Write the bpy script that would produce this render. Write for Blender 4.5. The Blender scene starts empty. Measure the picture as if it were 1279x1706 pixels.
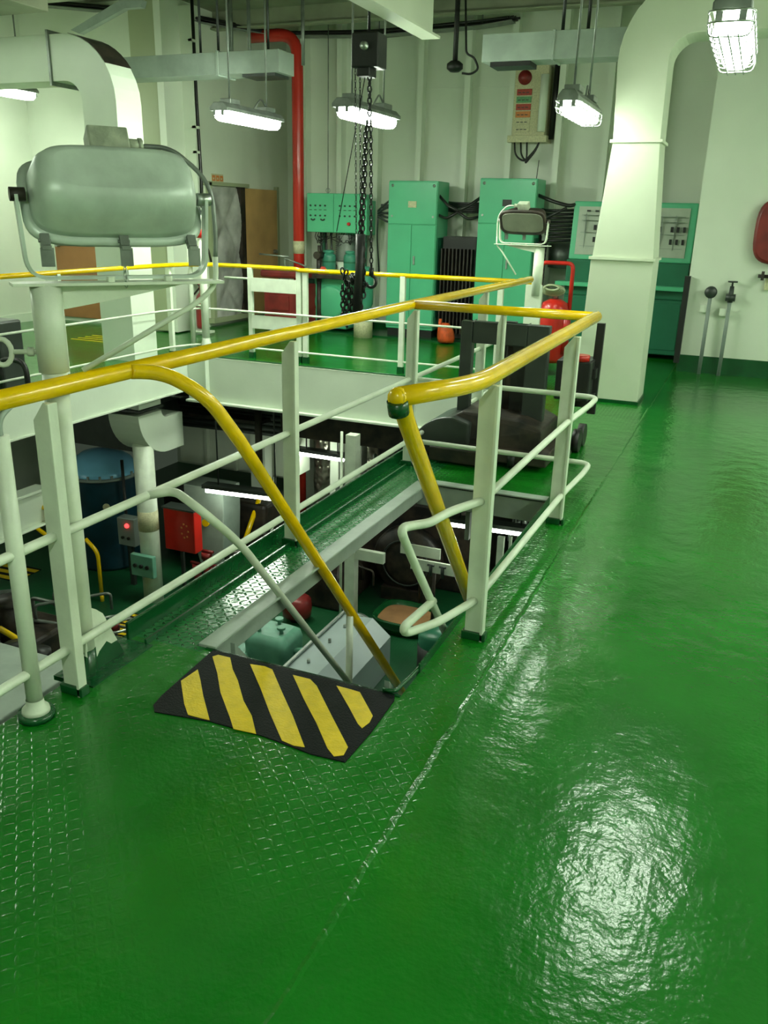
import bpy, bmesh, math, random
from mathutils import Vector, Matrix
random.seed(7)
S = bpy.context.scene
COL = S.collection
PI = math.pi
# ------------------------------------------------------------------ camera
F = 1403.16; EYE = Vector((0, 0, 1.62))
yaw, pit, rol = -0.39388536, 0.34068674, 0.02571017
cf = Vector((math.sin(yaw)*math.cos(pit), math.cos(yaw)*math.cos(pit), -math.sin(pit)))
r0 = Vector((math.cos(yaw), -math.sin(yaw), 0)); u0 = r0.cross(cf)
cr = r0*math.cos(rol) + u0*math.sin(rol); cu = u0*math.cos(rol) - r0*math.sin(rol)
cam = bpy.data.cameras.new('camera'); co = bpy.data.objects.new('camera', cam); COL.objects.link(co)
cam.sensor_fit = 'HORIZONTAL'; cam.sensor_width = 36; cam.lens = F/1279*36; cam.clip_start = .05
mw = Matrix((cr, cu, -cf)).transposed().to_4x4(); mw.translation = EYE
co.matrix_world = mw; S.camera = co
# ------------------------------------------------------------------ world / exposure
LAMP = 46.0      # lamps in view
LAMP_FAR = 100.0  # strip lights over the far platform
LAMP_FILL = 75.0   # unseen strip lights added to brighten the hall
LAMP_LO = 20.0   # lower deck battens
LAMPCOL = (0.88, 1.0, 0.82)
w = bpy.data.worlds.new('world'); S.world = w; w.use_nodes = True
w.node_tree.nodes['Background'].inputs[0].default_value = (.75, 1, .7, 1)
w.node_tree.nodes['Background'].inputs[1].default_value = 0.05
S.view_settings.view_transform = 'Standard'; S.view_settings.look = 'None'
S.view_settings.exposure = 0.0; S.view_settings.gamma = 1; S.view_settings.use_curve_mapping = False

# ------------------------------------------------------------------ measuring helpers (photo pixel + known plane -> world)
def ray(x, y): return cr*((x-640)/F) - cu*((y-853)/F) + cf
def ZP(x, y, z=0.0): d = ray(x, y); return EYE + d*((z-EYE.z)/d.z)
def YP(x, y, Y): d = ray(x, y); return EYE + d*(Y/d.y)
def XP(x, y, X): d = ray(x, y); return EYE + d*(X/d.x)

# ------------------------------------------------------------------ materials
def mat(name, col, rough=.5, metal=0, bump=0, bscale=20, var=0, vscale=3, emit=None, estr=0, spec=.5, trans=0, coat=0, bdist=.01, col2=None):
    m = bpy.data.materials.new(name); m.use_nodes = True; nt = m.node_tree; b = nt.nodes['Principled BSDF']
    b.inputs['Base Color'].default_value = (*col, 1); b.inputs['Roughness'].default_value = rough
    b.inputs['Metallic'].default_value = metal; b.inputs['Specular IOR Level'].default_value = spec
    b.inputs['Coat Weight'].default_value = coat; b.inputs['Transmission Weight'].default_value = trans
    tc = nt.nodes.new('ShaderNodeTexCoord')
    if var or col2:
        n = nt.nodes.new('ShaderNodeTexNoise'); n.inputs['Scale'].default_value = vscale; n.inputs['Detail'].default_value = 5
        nt.links.new(tc.outputs['Object'], n.inputs['Vector'])
        r = nt.nodes.new('ShaderNodeValToRGB'); r.color_ramp.elements[0].position = .35; r.color_ramp.elements[1].position = .65
        c2 = col2 if col2 else tuple(c*(1-var) for c in col)
        r.color_ramp.elements[0].color = (*c2, 1); r.color_ramp.elements[1].color = (*col, 1)
        nt.links.new(n.outputs['Fac'], r.inputs['Fac']); nt.links.new(r.outputs['Color'], b.inputs['Base Color'])
    if bump:
        n2 = nt.nodes.new('ShaderNodeTexNoise'); n2.inputs['Scale'].default_value = bscale; n2.inputs['Detail'].default_value = 3
        bp = nt.nodes.new('ShaderNodeBump'); bp.inputs['Strength'].default_value = bump; bp.inputs['Distance'].default_value = bdist
        nt.links.new(tc.outputs['Object'], n2.inputs['Vector']); nt.links.new(n2.outputs['Fac'], bp.inputs['Height'])
        nt.links.new(bp.outputs['Normal'], b.inputs['Normal'])
    if emit:
        b.inputs['Emission Color'].default_value = (*emit, 1); b.inputs['Emission Strength'].default_value = estr
    return m
M = {}
M['white'] = mat('white_paint', (.70, .78, .64), .42, bump=.25, bscale=9, bdist=.01, var=.08, vscale=2)
M['wall'] = mat('wall_paint', (.78, .84, .70), .38, bump=.2, bscale=3, bdist=.02, var=.12, vscale=.8)
M['wallolive'] = mat('olive_paint', (.38, .43, .26), .45, bump=.15, bscale=5, var=.1, vscale=1)
M['rail'] = mat('rail_white', (.74, .81, .66), .35, bump=.35, bscale=45, bdist=.003, var=.12, vscale=9)
M['yellow'] = mat('rail_yellow', (.95, .60, .0), .22, bump=.35, bscale=40, bdist=.003, var=.12, vscale=12, coat=.3)
M['cream'] = mat('duct_paint', (.68, .74, .58), .4, bump=.2, bscale=4, var=.08, vscale=1.5)
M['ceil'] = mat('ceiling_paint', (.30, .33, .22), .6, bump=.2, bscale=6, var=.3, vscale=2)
M['cab'] = mat('cabinet_green', (.10, .50, .27), .3, bump=.1, bscale=15, var=.08, vscale=3)
M['cabd'] = mat('cabinet_green_dark', (.02, .16, .085), .35, var=.15, vscale=4)
M['pump'] = mat('pump_green', (.17, .42, .30), .4, bump=.2, bscale=12, var=.25, vscale=6)
M['teal'] = mat('bottle_green', (.06, .30, .20), .3, var=.2, vscale=6)
M['black'] = mat('black_rubber', (.012, .013, .012), .45, bump=.2, bscale=30)
M['chainm'] = mat('chain_steel', (.03, .033, .03), .4, metal=.6, var=.4, vscale=20)
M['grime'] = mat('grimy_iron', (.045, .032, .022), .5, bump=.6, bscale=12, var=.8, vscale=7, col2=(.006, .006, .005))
M['dkgrey'] = mat('dark_grey_paint', (.035, .045, .038), .38, bump=.15, bscale=12, var=.35, vscale=4)
M['grey'] = mat('grey_paint', (.25, .30, .27), .4, var=.15, vscale=3)
M['beam'] = mat('beam_grey', (.33, .40, .34), .42, bump=.3, bscale=10, var=.18, vscale=6)
M['steel'] = mat('bare_steel', (.5, .54, .5), .35, metal=.9, var=.3, vscale=14)
M['alu'] = mat('cast_aluminium', (.62, .72, .63), .36, metal=.15, bump=.35, bscale=18, bdist=.006, var=.28, vscale=6)
M['alur'] = mat('weathered_aluminium', (.50, .56, .42), .6, metal=.3, bump=.5, bscale=40, var=.35, vscale=18)
M['galv'] = mat('galvanised', (.25, .28, .25), .4, metal=.5, var=.35, vscale=10)
M['red'] = mat('red_paint', (.55, .02, .012), .28, var=.15, vscale=5)
M['dred'] = mat('dark_red', (.26, .022, .02), .4, var=.4, vscale=5)
M['pipered'] = mat('red_pipe_paint', (.58, .03, .018), .25, var=.12, vscale=3)
M['pink'] = mat('red_cloth', (.85, .09, .07), .7, bump=.4, bscale=30)
M['orange'] = mat('orange_cloth', (.75, .10, .015), .6, bump=.6, bscale=30, var=.4, vscale=15)
M['wood'] = mat('door_wood', (.68, .41, .16), .4, var=.25, vscale=2.2)
M['wood2'] = mat('door_wood_dark', (.36, .16, .055), .4, var=.25, vscale=2.2)
M['blue'] = mat('blue_tank', (.008, .05, .075), .35, var=.5, vscale=3)
M['lblue'] = mat('blue_lid', (.25, .62, .9), .25, var=.1, vscale=3)
M['glassd'] = mat('dark_glass', (.20, .22, .16), .12, spec=.8, var=.4, vscale=3)
M['sand'] = mat('tan_liner', (.40, .20, .08), .7, bump=.3, var=.3, vscale=5)
M['desk'] = mat('grey_blue_paint', (.42, .50, .50), .35, var=.1, vscale=3)
M['cable'] = mat('black_cable', (.012, .012, .011), .35)
M['panel'] = mat('mimic_panel', (.42, .48, .38), .35, var=.1, vscale=9)
M['label'] = mat('label_cream', (.65, .62, .38), .5, var=.25, vscale=60)
M['lred'] = mat('label_red', (.5, .06, .035), .5, var=.3, vscale=60)
M['lgreen'] = mat('label_green', (.12, .35, .15), .5, var=.3, vscale=60)
M['lorange'] = mat('label_orange', (.75, .25, .06), .5, var=.3, vscale=90)
M['tube'] = mat('lamp_diffuser', (.9, .95, .9), .3, emit=LAMPCOL, estr=LAMP)
M['tube_fill'] = mat('lamp_diffuser_fill', (.9, .95, .9), .3, emit=LAMPCOL, estr=LAMP_FILL)
M['tube_far'] = mat('lamp_diffuser_far', (.9, .95, .9), .3, emit=LAMPCOL, estr=LAMP_FAR)
M['tube_lo'] = mat('batten_diffuser', (.9, .95, .9), .3, emit=LAMPCOL, estr=LAMP_LO)
M['redlamp'] = mat('red_lamp', (.9, .05, .04), .2, emit=(1, .03, .03), estr=5)
M['cloth'] = mat('tan_rope', (.40, .38, .24), .9, bump=.9, bscale=60, var=.4, vscale=20)
# crumpled foil lagging and quilted door
def foil(name, col, scale, rough, metal):
    m = mat(name, col, rough, metal=metal, var=.5, vscale=scale*.6); nt = m.node_tree; b = nt.nodes['Principled BSDF']
    tc = nt.nodes['Texture Coordinate']; v = nt.nodes.new('ShaderNodeTexVoronoi'); v.inputs['Scale'].default_value = scale
    v.feature = 'SMOOTH_F1'
    nt.links.new(tc.outputs['Object'], v.inputs['Vector'])
    bp = nt.nodes.new('ShaderNodeBump'); bp.inputs['Strength'].default_value = 1; bp.inputs['Distance'].default_value = .06
    nt.links.new(v.outputs['Distance'], bp.inputs['Height']); nt.links.new(bp.outputs['Normal'], b.inputs['Normal'])
    return m
M['foil'] = foil('foil_lagging', (.55, .53, .42), 11, .28, .8)
M['quilt'] = foil('quilted_lining', (.58, .58, .54), 5, .45, .1)

# painted steel deck: lumpy glossy green, chequer lozenges on x < -0.66
def deck_mat(name, base, dark, lozenge, rough=.16, cut=-.66, lump=.6, worn=1, P=.030):
    m = bpy.data.materials.new(name); m.use_nodes = True; nt = m.node_tree; L = nt.links; b = nt.nodes['Principled BSDF']
    def math_(op, a, c=None, d=None):
        n = nt.nodes.new('ShaderNodeMath'); n.operation = op
        for i, q in enumerate((a, c, d)):
            if q is None: continue
            if isinstance(q, (int, float)): n.inputs[i].default_value = q
            else: L.new(q, n.inputs[i])
        return n.outputs[0]
    geo = nt.nodes.new('ShaderNodeNewGeometry'); sp = nt.nodes.new('ShaderNodeSeparateXYZ'); L.new(geo.outputs['Position'], sp.inputs[0])
    X, Y = sp.outputs[0], sp.outputs[1]
    fx = math_('DIVIDE', X, P); fy = math_('DIVIDE', Y, P)
    cx = math_('FLOOR', fx); cy = math_('FLOOR', fy)
    lx = math_('SUBTRACT', math_('SUBTRACT', fx, cx), .5); ly = math_('SUBTRACT', math_('SUBTRACT', fy, cy), .5)
    par = math_('ABSOLUTE', math_('MODULO', math_('ADD', cx, cy), 2))
    A = math_('ADD', lx, ly); Bq = math_('SUBTRACT', lx, ly)
    sg = math_('SUBTRACT', math_('MULTIPLY', par, 2), 1)
    def mix(p, q): return math_('ADD', math_('MULTIPLY', p, par), math_('MULTIPLY', q, math_('SUBTRACT', 1, par)))
    u = mix(A, Bq); v = mix(Bq, A)
    d = math_('ADD', math_('POWER', math_('MULTIPLY', u, 1.35), 2), math_('POWER', math_('MULTIPLY', v, 4.2), 2))
    loz = math_('MAXIMUM', math_('SUBTRACT', 1, d), 0)
    nz = nt.nodes.new('ShaderNodeTexNoise'); nz.inputs['Scale'].default_value = 1.3; nz.inputs['Detail'].default_value = 2
    L.new(geo.outputs['Position'], nz.inputs['Vector'])
    mask = math_('LESS_THAN', X, cut)
    wear = nt.nodes.new('ShaderNodeMapRange'); wear.inputs[1].default_value = .42; wear.inputs[2].default_value = .62
    L.new(nz.outputs['Fac'], wear.inputs[0])
    lz = math_('MULTIPLY', loz, mask) if not worn else math_('MULTIPLY', math_('MULTIPLY', loz, mask), math_('ADD', math_('MULTIPLY', wear.outputs[0], .85), .15))
    n1 = nt.nodes.new('ShaderNodeTexNoise'); n1.inputs['Scale'].default_value = 55; n1.inputs['Detail'].default_value = 3
    n2 = nt.nodes.new('ShaderNodeTexNoise'); n2.inputs['Scale'].default_value = 7; n2.inputs['Detail'].default_value = 4
    L.new(geo.outputs['Position'], n1.inputs['Vector']); L.new(geo.outputs['Position'], n2.inputs['Vector'])
    # plate butt weld along x = -0.70
    seam = math_('MAXIMUM', math_('SUBTRACT', 1, math_('ABSOLUTE', math_('DIVIDE', math_('ADD', math_('ADD', X, .705), math_('MULTIPLY', math_('SUBTRACT', n2.outputs['Fac'], .5), .03)), .010))), 0)
    h = math_('ADD', math_('MULTIPLY', lz, lozenge), math_('ADD', math_('MULTIPLY', n1.outputs['Fac'], lump*.0016), math_('MULTIPLY', n2.outputs['Fac'], lump*.010)))
    if cut < 0: h = math_('ADD', h, math_('MULTIPLY', seam, .0022))
    bp = nt.nodes.new('ShaderNodeBump'); bp.inputs['Strength'].default_value = 1; bp.inputs['Distance'].default_value = 1
    L.new(h, bp.inputs['Height']); L.new(bp.outputs['Normal'], b.inputs['Normal'])
    n3 = nt.nodes.new('ShaderNodeTexNoise'); n3.inputs['Scale'].default_value = 2.2; n3.inputs['Detail'].default_value = 6
    L.new(geo.outputs['Position'], n3.inputs['Vector'])
    r = nt.nodes.new('ShaderNodeValToRGB'); r.color_ramp.elements[0].position = .32; r.color_ramp.elements[1].position = .7
    r.color_ramp.elements[0].color = (*dark, 1); r.color_ramp.elements[1].color = (*base, 1)
    L.new(n3.outputs['Fac'], r.inputs['Fac']); L.new(r.outputs['Color'], b.inputs['Base Color'])
    b.inputs['Roughness'].default_value = rough; b.inputs['Specular IOR Level'].default_value = .7
    return m
M['deck'] = deck_mat('deck_green', (.006, .175, .010), (.004, .125, .007), .0009, rough=.19, lump=.7)
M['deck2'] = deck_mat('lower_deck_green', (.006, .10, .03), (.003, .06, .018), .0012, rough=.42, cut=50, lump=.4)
M['tread'] = deck_mat('gangway_green', (.007, .165, .035), (.004, .12, .02), .0042, rough=.2, cut=50, lump=.5, worn=0, P=.030)
M['kerb'] = mat('kerb_green', (.004, .085, .02), .25, bump=.3, bscale=20, var=.2, vscale=6)
M['matb'] = mat('antislip_black', (.005, .006, .008), .65, spec=.2, bump=1, bscale=160, bdist=.003, var=.3, vscale=14)
M['maty'] = mat('antislip_yellow', (.80, .56, .004), .5, bump=.8, bscale=120, bdist=.003, var=.15, vscale=22)

# ------------------------------------------------------------------ mesh builder
class MB:
    def __init__(s): s.v = []; s.f = []; s.m = []; s.sm = []
    def add(s, vs, fs, mi=0, smooth=False):
        o = len(s.v); s.v += [Vector(v) for v in vs]; s.f += [tuple(i+o for i in f) for f in fs]
        s.m += [mi]*len(fs); s.sm += [smooth]*len(fs); return s
    def box(s, c, d, R=None, mi=0):
        c = Vector(c); h = [q/2 for q in d]; vs = []
        for z in (-1, 1):
            for x, y in ((-1, -1), (1, -1), (1, 1), (-1, 1)):
                p = Vector((x*h[0], y*h[1], z*h[2])); vs.append(c + (R @ p if R else p))
        return s.add(vs, [(3, 2, 1, 0), (4, 5, 6, 7), (0, 1, 5, 4), (1, 2, 6, 5), (2, 3, 7, 6), (3, 0, 4, 7)], mi)
    def bb(s, x0, x1, y0, y1, z0, z1, mi=0):
        return s.box(((x0+x1)/2, (y0+y1)/2, (z0+z1)/2), (abs(x1-x0), abs(y1-y0), abs(z1-z0)), None, mi)
    def cyl(s, p, q, r, r2=None, n=16, mi=0):
        p = Vector(p); q = Vector(q); r2 = r if r2 is None else r2
        z = (q-p).normalized(); x = z.orthogonal().normalized(); y = z.cross(x); vs = []
        for c, rr in ((p, r), (q, r2)):
            for i in range(n): a = 2*PI*i/n; vs.append(c + (x*math.cos(a)+y*math.sin(a))*rr)
        s.add(vs, [(i, (i+1) % n, n+(i+1) % n, n+i) for i in range(n)], mi, True)
        return s.add(vs, [tuple(range(n-1, -1, -1)), tuple(range(n, 2*n))], mi)
    def tube(s, pts, r, n=10, closed=False, mi=0):
        pts = [Vector(p) for p in pts]; N = len(pts); vs = []; x = None
        for i, p in enumerate(pts):
            if closed: t = pts[(i+1) % N]-pts[i-1]
            else: t = pts[min(i+1, N-1)]-pts[max(i-1, 0)]
            t.normalize()
            x = t.orthogonal().normalized() if x is None else (x - t*x.dot(t)).normalized()
            y = t.cross(x)
            for k in range(n): a = 2*PI*k/n; vs.append(p + (x*math.cos(a)+y*math.sin(a))*r)
        fs = []
        for i in range(N if closed else N-1):
            j = (i+1) % N
            for k in range(n): fs.append((i*n+k, i*n+(k+1) % n, j*n+(k+1) % n, j*n+k))
        s.add(vs, fs, mi, True)
        if not closed:
            s.add(vs[:n], [tuple(range(n-1, -1, -1))], mi); s.add(vs[-n:], [tuple(range(n))], mi)
        return s
    def lathe(s, prof, c, ax=(0, 0, 1), n=24, mi=0):
        c = Vector(c); z = Vector(ax).normalized(); x = z.orthogonal().normalized(); y = z.cross(x); vs = []
        for r, h in prof:
            for k in range(n): a = 2*PI*k/n; vs.append(c + z*h + (x*math.cos(a)+y*math.sin(a))*max(r, 1e-4))
        fs = [(i*n+k, i*n+(k+1) % n, (i+1)*n+(k+1) % n, (i+1)*n+k) for i in range(len(prof)-1) for k in range(n)]
        return s.add(vs, fs, mi, True)
    def prism(s, poly, vec, mi=0):
        poly = [Vector(p) for p in poly]; vec = Vector(vec); n = len(poly)
        vs = poly + [p+vec for p in poly]
        nm = sum(((poly[i]-poly[0]).cross(poly[(i+1) % n]-poly[0]) for i in range(n)), Vector())
        fs = [tuple(range(n-1, -1, -1)), tuple(range(n, 2*n))] + [(i, (i+1) % n, n+(i+1) % n, n+i) for i in range(n)]
        if nm.dot(vec) < 0: fs = [tuple(reversed(f)) for f in fs]
        return s.add(vs, fs, mi)
    def loft(s, rings, mi=0, smooth=True, caps=True):
        n = len(rings[0]); vs = [v for r in rings for v in r]
        fs = [(i*n+k, i*n+(k+1) % n, (i+1)*n+(k+1) % n, (i+1)*n+k) for i in range(len(rings)-1) for k in range(n)]
        s.add(vs, fs, mi, smooth)
        if caps: s.add(rings[0], [tuple(range(n-1, -1, -1))], mi); s.add(rings[-1], [tuple(range(n))], mi)
        return s
    def build(s, name, m, parent=None, bevel=0):
        off = Vector((0, 0, 0)); p = parent
        while p: off += p.location; p = p.parent
        me = bpy.data.meshes.new(name); me.from_pydata([v-off for v in s.v], [], s.f)
        for mm in (m if isinstance(m, (list, tuple)) else [m]): me.materials.append(M[mm] if isinstance(mm, str) else mm)
        for p_, mi, sm in zip(me.polygons, s.m, s.sm): p_.material_index = mi; p_.use_smooth = sm
        b = bmesh.new(); b.from_mesh(me); bmesh.ops.remove_doubles(b, verts=b.verts, dist=1e-5)
        bmesh.ops.recalc_face_normals(b, faces=b.faces); b.to_mesh(me); b.free()
        o = bpy.data.objects.new(name, me); COL.objects.link(o)
        if parent: o.parent = parent
        if bevel:
            md = o.modifiers.new('bevel', 'BEVEL'); md.width = bevel; md.segments = 2; md.limit_method = 'ANGLE'; md.angle_limit = .9
        return o
def fil(pts, r, n=5, closed=False):
    """round the corners of a polyline"""
    pts = [Vector(p) for p in pts]; out = []; N = len(pts)
    for i, p in enumerate(pts):
        if not closed and i in (0, N-1): out.append(p); continue
        a = pts[i-1]; c = pts[(i+1) % N]; d1 = a-p; d2 = c-p; k = min(r, d1.length*.48, d2.length*.48)
        s_ = p + d1.normalized()*k; e = p + d2.normalized()*k
        for j in range(n+1):
            t = j/n; out.append(s_*(1-t)**2 + p*2*t*(1-t) + e*t*t)
    return out
def tag(o, label, cat, group=None, kind=None):
    o['label'] = label; o['category'] = cat
    if group: o['group'] = group
    if kind: o['kind'] = kind
    return o
def thing(name, loc, label, cat, group=None):
    o = bpy.data.objects.new(name, None); o.empty_display_size = .1; COL.objects.link(o); o.location = loc
    return tag(o, label, cat, group)
def struct(mb, name, m, label=None, bevel=0):
    o = mb.build(name, m, None, bevel); o['kind'] = 'structure'
    if label: o['label'] = label
    return o
def copy_tree(o, parent=None):
    c = o.copy(); COL.objects.link(c); c.parent = parent
    for ch in [x for x in bpy.data.objects if x.parent == o]: copy_tree(ch, c)
    return c
V = Vector
def bb(*a): return MB().bb(*a)
def cyl(*a, **k): return MB().cyl(*a, **k)
def tube(*a, **k): return MB().tube(*a, **k)

LZ = -3.0       # lower deck level
RZ = 1.07       # centre of the yellow top rail
LX = -6.0       # edge of the platform across the opening
FY = 8.30       # far edge of the opening
CZ = 4.1
# ================================================================== SETTING
t = .012
d = MB()
for a in ((-.93, 3.2, -3, 10.3), (-1.75, -.93, -3, 2.44), (-1.75, -.93, 4.85, FY), (-9.7, LX, -3, FY),
          (-9.7, -.93, FY, 12.95), (-.93, -.6, 10.3, 12.95), (LX, -1.75, -3, -1.2)):
    d.bb(a[0], a[1], a[2], a[3], -t, 0)
d.bb(-2.06, -1.75, -1.2, 2.40, -t, 0)
struct(d, 'floor', 'deck', 'glossy green painted steel deck')
struct(bb(-2.06, -1.75, 2.40, FY, -t, 0), 'floor_gangway', 'tread', 'chequer plate strip between the big opening and the stair hatch')
struct(bb(-9.7, 3.2, -3, 12.95, LZ-.02, LZ), 'floor_lower', 'deck2', 'lower deck of green plates')
struct(bb(-9.7, 3.2, -3, 12.95, CZ, CZ+.05), 'ceiling', 'ceil', 'dark olive deckhead')
# kerbs round the openings
struct(MB().bb(-2.075, -2.06, 2.36, FY, -.16, .075), 'trim_1', 'kerb', 'green kerb bar along the big opening', .004)
struct(MB().bb(-1.985, -1.975, 2.36, 8.2, 0, .022), 'trim_2', 'kerb', 'low green bead beside the kerb')
k = MB(); k.tube(fil([(-1.0, 2.44, .012), (-.955, 2.44, .012), (-.935, 2.62, .012), (-.93, 4.85, .012)], .12), .008, n=6)
k.prism([(-.934, 2.62, -.10), (-.934, 4.85, -.10), (-.934, 4.85, .035), (-.934, 2.62, .035)], (.008, 0, 0))
k.bb(-1.75, -.93, 2.43, 2.44, -.1, .004)
struct(k, 'trim_3', 'kerb', 'thin green upstand round the stair hatch')
# grey edge channels of the hatch
k = MB(); k.bb(-1.79, -1.745, 2.44, 4.86, -.10, .006); k.bb(-1.79, -1.71, 2.44, 4.86, -.0, .012)
struct(k, 'trim_4', 'beam', 'grey channel along the gangway side of the hatch', .004)
k = MB(); k.bb(-1.79, -.93, 4.85, 4.89, -.15, .006); k.bb(-1.79, -.93, 4.83, 4.91, -.0, .012)
struct(k, 'trim_5', 'beam', 'grey channel across the far side of the hatch', .004)
k = MB(); k.bb(-.93, -.90, 2.44, 4.85, -.2, -.012)
struct(k, 'trim_6', 'kerb')
# deep white girders below the platform edges
k = MB(); k.bb(LX-.03, LX, -3, FY, -.40, -.012); k.bb(LX-.14, LX+.03, -3, FY, -.42, -.40)
struct(k, 'trim_7', 'white', 'white girder below the left platform edge', .004)
k = MB(); k.bb(LX, -2.06, FY-.03, FY, -.52, -.012); k.bb(LX, -2.06, FY-.10, FY+.05, -.545, -.52); k.bb(-5.72, -5.70, FY-.10, FY-.02, -.5, -.012); k.bb(-4.2, -4.18, FY, FY+.1, -.5, -.012)
struct(k, 'trim_8', 'white', 'white girder below the far platform edge', .004)
k = MB(); k.tube([(LX-.02, FY-.03, .004), (-2.06, FY-.03, .004)], .008, n=6)
struct(k, 'trim_9', 'kerb')
k = MB(); k.bb(-2.06, -2.03, -1.2, FY, -.3, -.012); k.bb(-1.5, -1.47, 5, 10, -.4, -.012); k.bb(-4.0, -3.97, FY+.1, 12, -.5, -.012)
struct(k, 'trim_10', 'beam')
# mezzanine beam lower left
k = MB(); k.bb(-6.42, -6.38, 2.0, 6.25, -1.47, -1.11); k.bb(-6.50, -6.32, 2, 6.25, -1.13, -1.10); k.bb(-6.5, -6.32, 2, 6.25, -1.49, -1.47)
struct(k, 'trim_11', 'white', 'white beam hanging over the lower deck', .004)
# outer walls
struct(bb(-9.8, -9.7, -3, 10.0, LZ, CZ), 'wall_left', 'wall', 'white bulkhead behind the left platform')
k = MB(); k.bb(-9.7, -7.2, 9.98, 10.0, 0, CZ); k.bb(-9.7, -7.2, 12.9, 13, LZ, -.05)
struct(k, 'wall_left_end', 'wall', 'white bulkhead with a brown door')
struct(bb(-7.3, -7.2, 10.0, 12.95, 0, CZ), 'wall_cabin', 'wall', 'white cabin bulkhead with the quilted doorway')
k = MB(); k.bb(-7.2, -6.3, 12.9, 13.0, LZ, CZ); k.bb(-6.36, -6.3, 11.8, 12.9, LZ, CZ); k.bb(-6.36, -.66, 11.75, 11.85, LZ, CZ)
rib = []
for x in (-6.18, -5.62, -5.06, -4.43, -3.78, -3.18, -2.55, -1.95, -1.38): rib.append(x); k.bb(x-.01, x+.01, 11.57, 11.75, .15, CZ); k.bb(x-.045, x+.03, 11.55, 11.575, .15, CZ)
k.bb(-6.3, -.66, 11.74, 11.752, 3.2, 3.215)
struct(k, 'wall_back', 'wall', 'white ribbed bulkhead behind the green cabinets')
k = MB(); k.bb(-.66, 3.2, 10.2, 10.3, .19, CZ); k.bb(-.66, -.60, 10.3, 11.8, .19, CZ)
struct(k, 'wall_back_right', 'wall', 'plain white bulkhead at the right')
struct(bb(-.66, 3.2, 10.185, 10.205, 0, .19), 'baseboard_back', 'kerb', 'dark green skirting of the right bulkhead')
struct(bb(-6.3, -.66, 11.73, 11.75, 0, .12), 'baseboard_far', 'kerb')
struct(bb(-9.7, -9.685, -3, 9.98, 0, .12), 'baseboard_left', 'white', 'pale skirting of the left bulkhead')
struct(bb(3.2, 3.3, -3, 10.3, LZ, CZ), 'wall_right', 'wall')
struct(bb(-9.7, 3.2, -3.1, -3, LZ, CZ), 'wall_front', 'wall')
struct(bb(-9.7, 3.2, 12.95, 13.05, LZ, -.05), 'wall_lower', 'grey')
# deckhead beams
k = MB()
for y in (1.2, 3.6, 6.0, 8.9, 10.9): k.bb(-9, 3.2, y-.01, y+.01, CZ-.20, CZ); k.bb(-9, 3.2, y-.07, y+.07, CZ-.22, CZ-.20)
struct(k, 'trim_12', 'ceil', 'deckhead beams')
# column box at the cabin corner
k = MB(); k.bb(-7.62, -7.22, 9.66, 9.97, .02, CZ)
struct(k, 'trim_13', 'wallolive', 'olive boxed pillar at the cabin corner', .01)
struct(bb(-7.22, -7.12, 9.64, 10.05, .02, CZ), 'trim_14', 'wall', 'white edge of the boxed pillar')

# doors
k = MB(); k.bb(-9.42, -8.62, 9.94, 9.98, .06, 2.02)
dr = struct(k, 'door_1', 'wood2', 'plain brown door in the left bulkhead', .004)
cyl((-9.34, 9.88, 1.08), (-9.34, 9.94, 1.08), .03).tube([(-9.34, 9.89, 1.08), (-9.20, 9.88, 1.08)], .014).build('door_handle', 'steel', dr)
k = MB(); k.bb(-9.48, -9.42, 9.93, 9.98, .0, 2.08); k.bb(-8.62, -8.56, 9.93, 9.98, 0, 2.08); k.bb(-9.48, -8.56, 9.93, 9.98, 2.02, 2.08)
k.build('door_frame', 'white', dr)
dr = thing('door_2', (-7.2, 11.5, .05), 'doorway with grey quilted lining beside an open brown door leaf', 'door')
dr['kind'] = 'structure'
q = MB(); vs = []; ny, nz = 24, 60
for i in range(ny+1):
    for j in range(nz+1):
        y = 10.62+.72*i/ny; z = .10+1.81*j/nz; a = (y-10.62)/.36+(z-.1)/.45; b_ = (y-10.62)/.36-(z-.1)/.45
        vs.append(V((-7.185+.06*(abs(math.sin(a*PI/2))*abs(math.sin(b_*PI/2)))**.5+random.uniform(-.003, .003), y, z)))
q.add(vs, [(i*(nz+1)+j, (i+1)*(nz+1)+j, (i+1)*(nz+1)+j+1, i*(nz+1)+j+1) for i in range(ny) for j in range(nz)], 0, True)
q.bb(-7.2, -7.19, 10.62, 11.34, .1, 1.91); q.build('quilted_panel', 'quilt', dr)
bb(-7.21, -7.12, 11.34, 11.46, .06, 1.93).build('door_jamb', 'grime', dr)
bb(-7.19, -7.145, 11.46, 12.44, .06, 1.92).build('door_leaf', 'wood', dr, .004)
k = MB(); k.bb(-7.21, -7.13, 10.56, 10.62, .05, 1.97); k.bb(-7.21, -7.13, 10.5, 11.6, 1.93, 1.98); k.bb(-7.2, -7.14, 12.44, 12.50, .05, 1.97); k.bb(-7.21, -7.10, 10.5, 11.5, .05, .12)
k.build('door_frame', 'wallolive', dr)
cyl((-7.15, 12.32, 1.0), (-7.09, 12.32, 1.0), .03).tube([(-7.09, 12.32, 1.0), (-7.08, 12.20, 1.0)], .012).build('door_handle', 'steel', dr)

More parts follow.
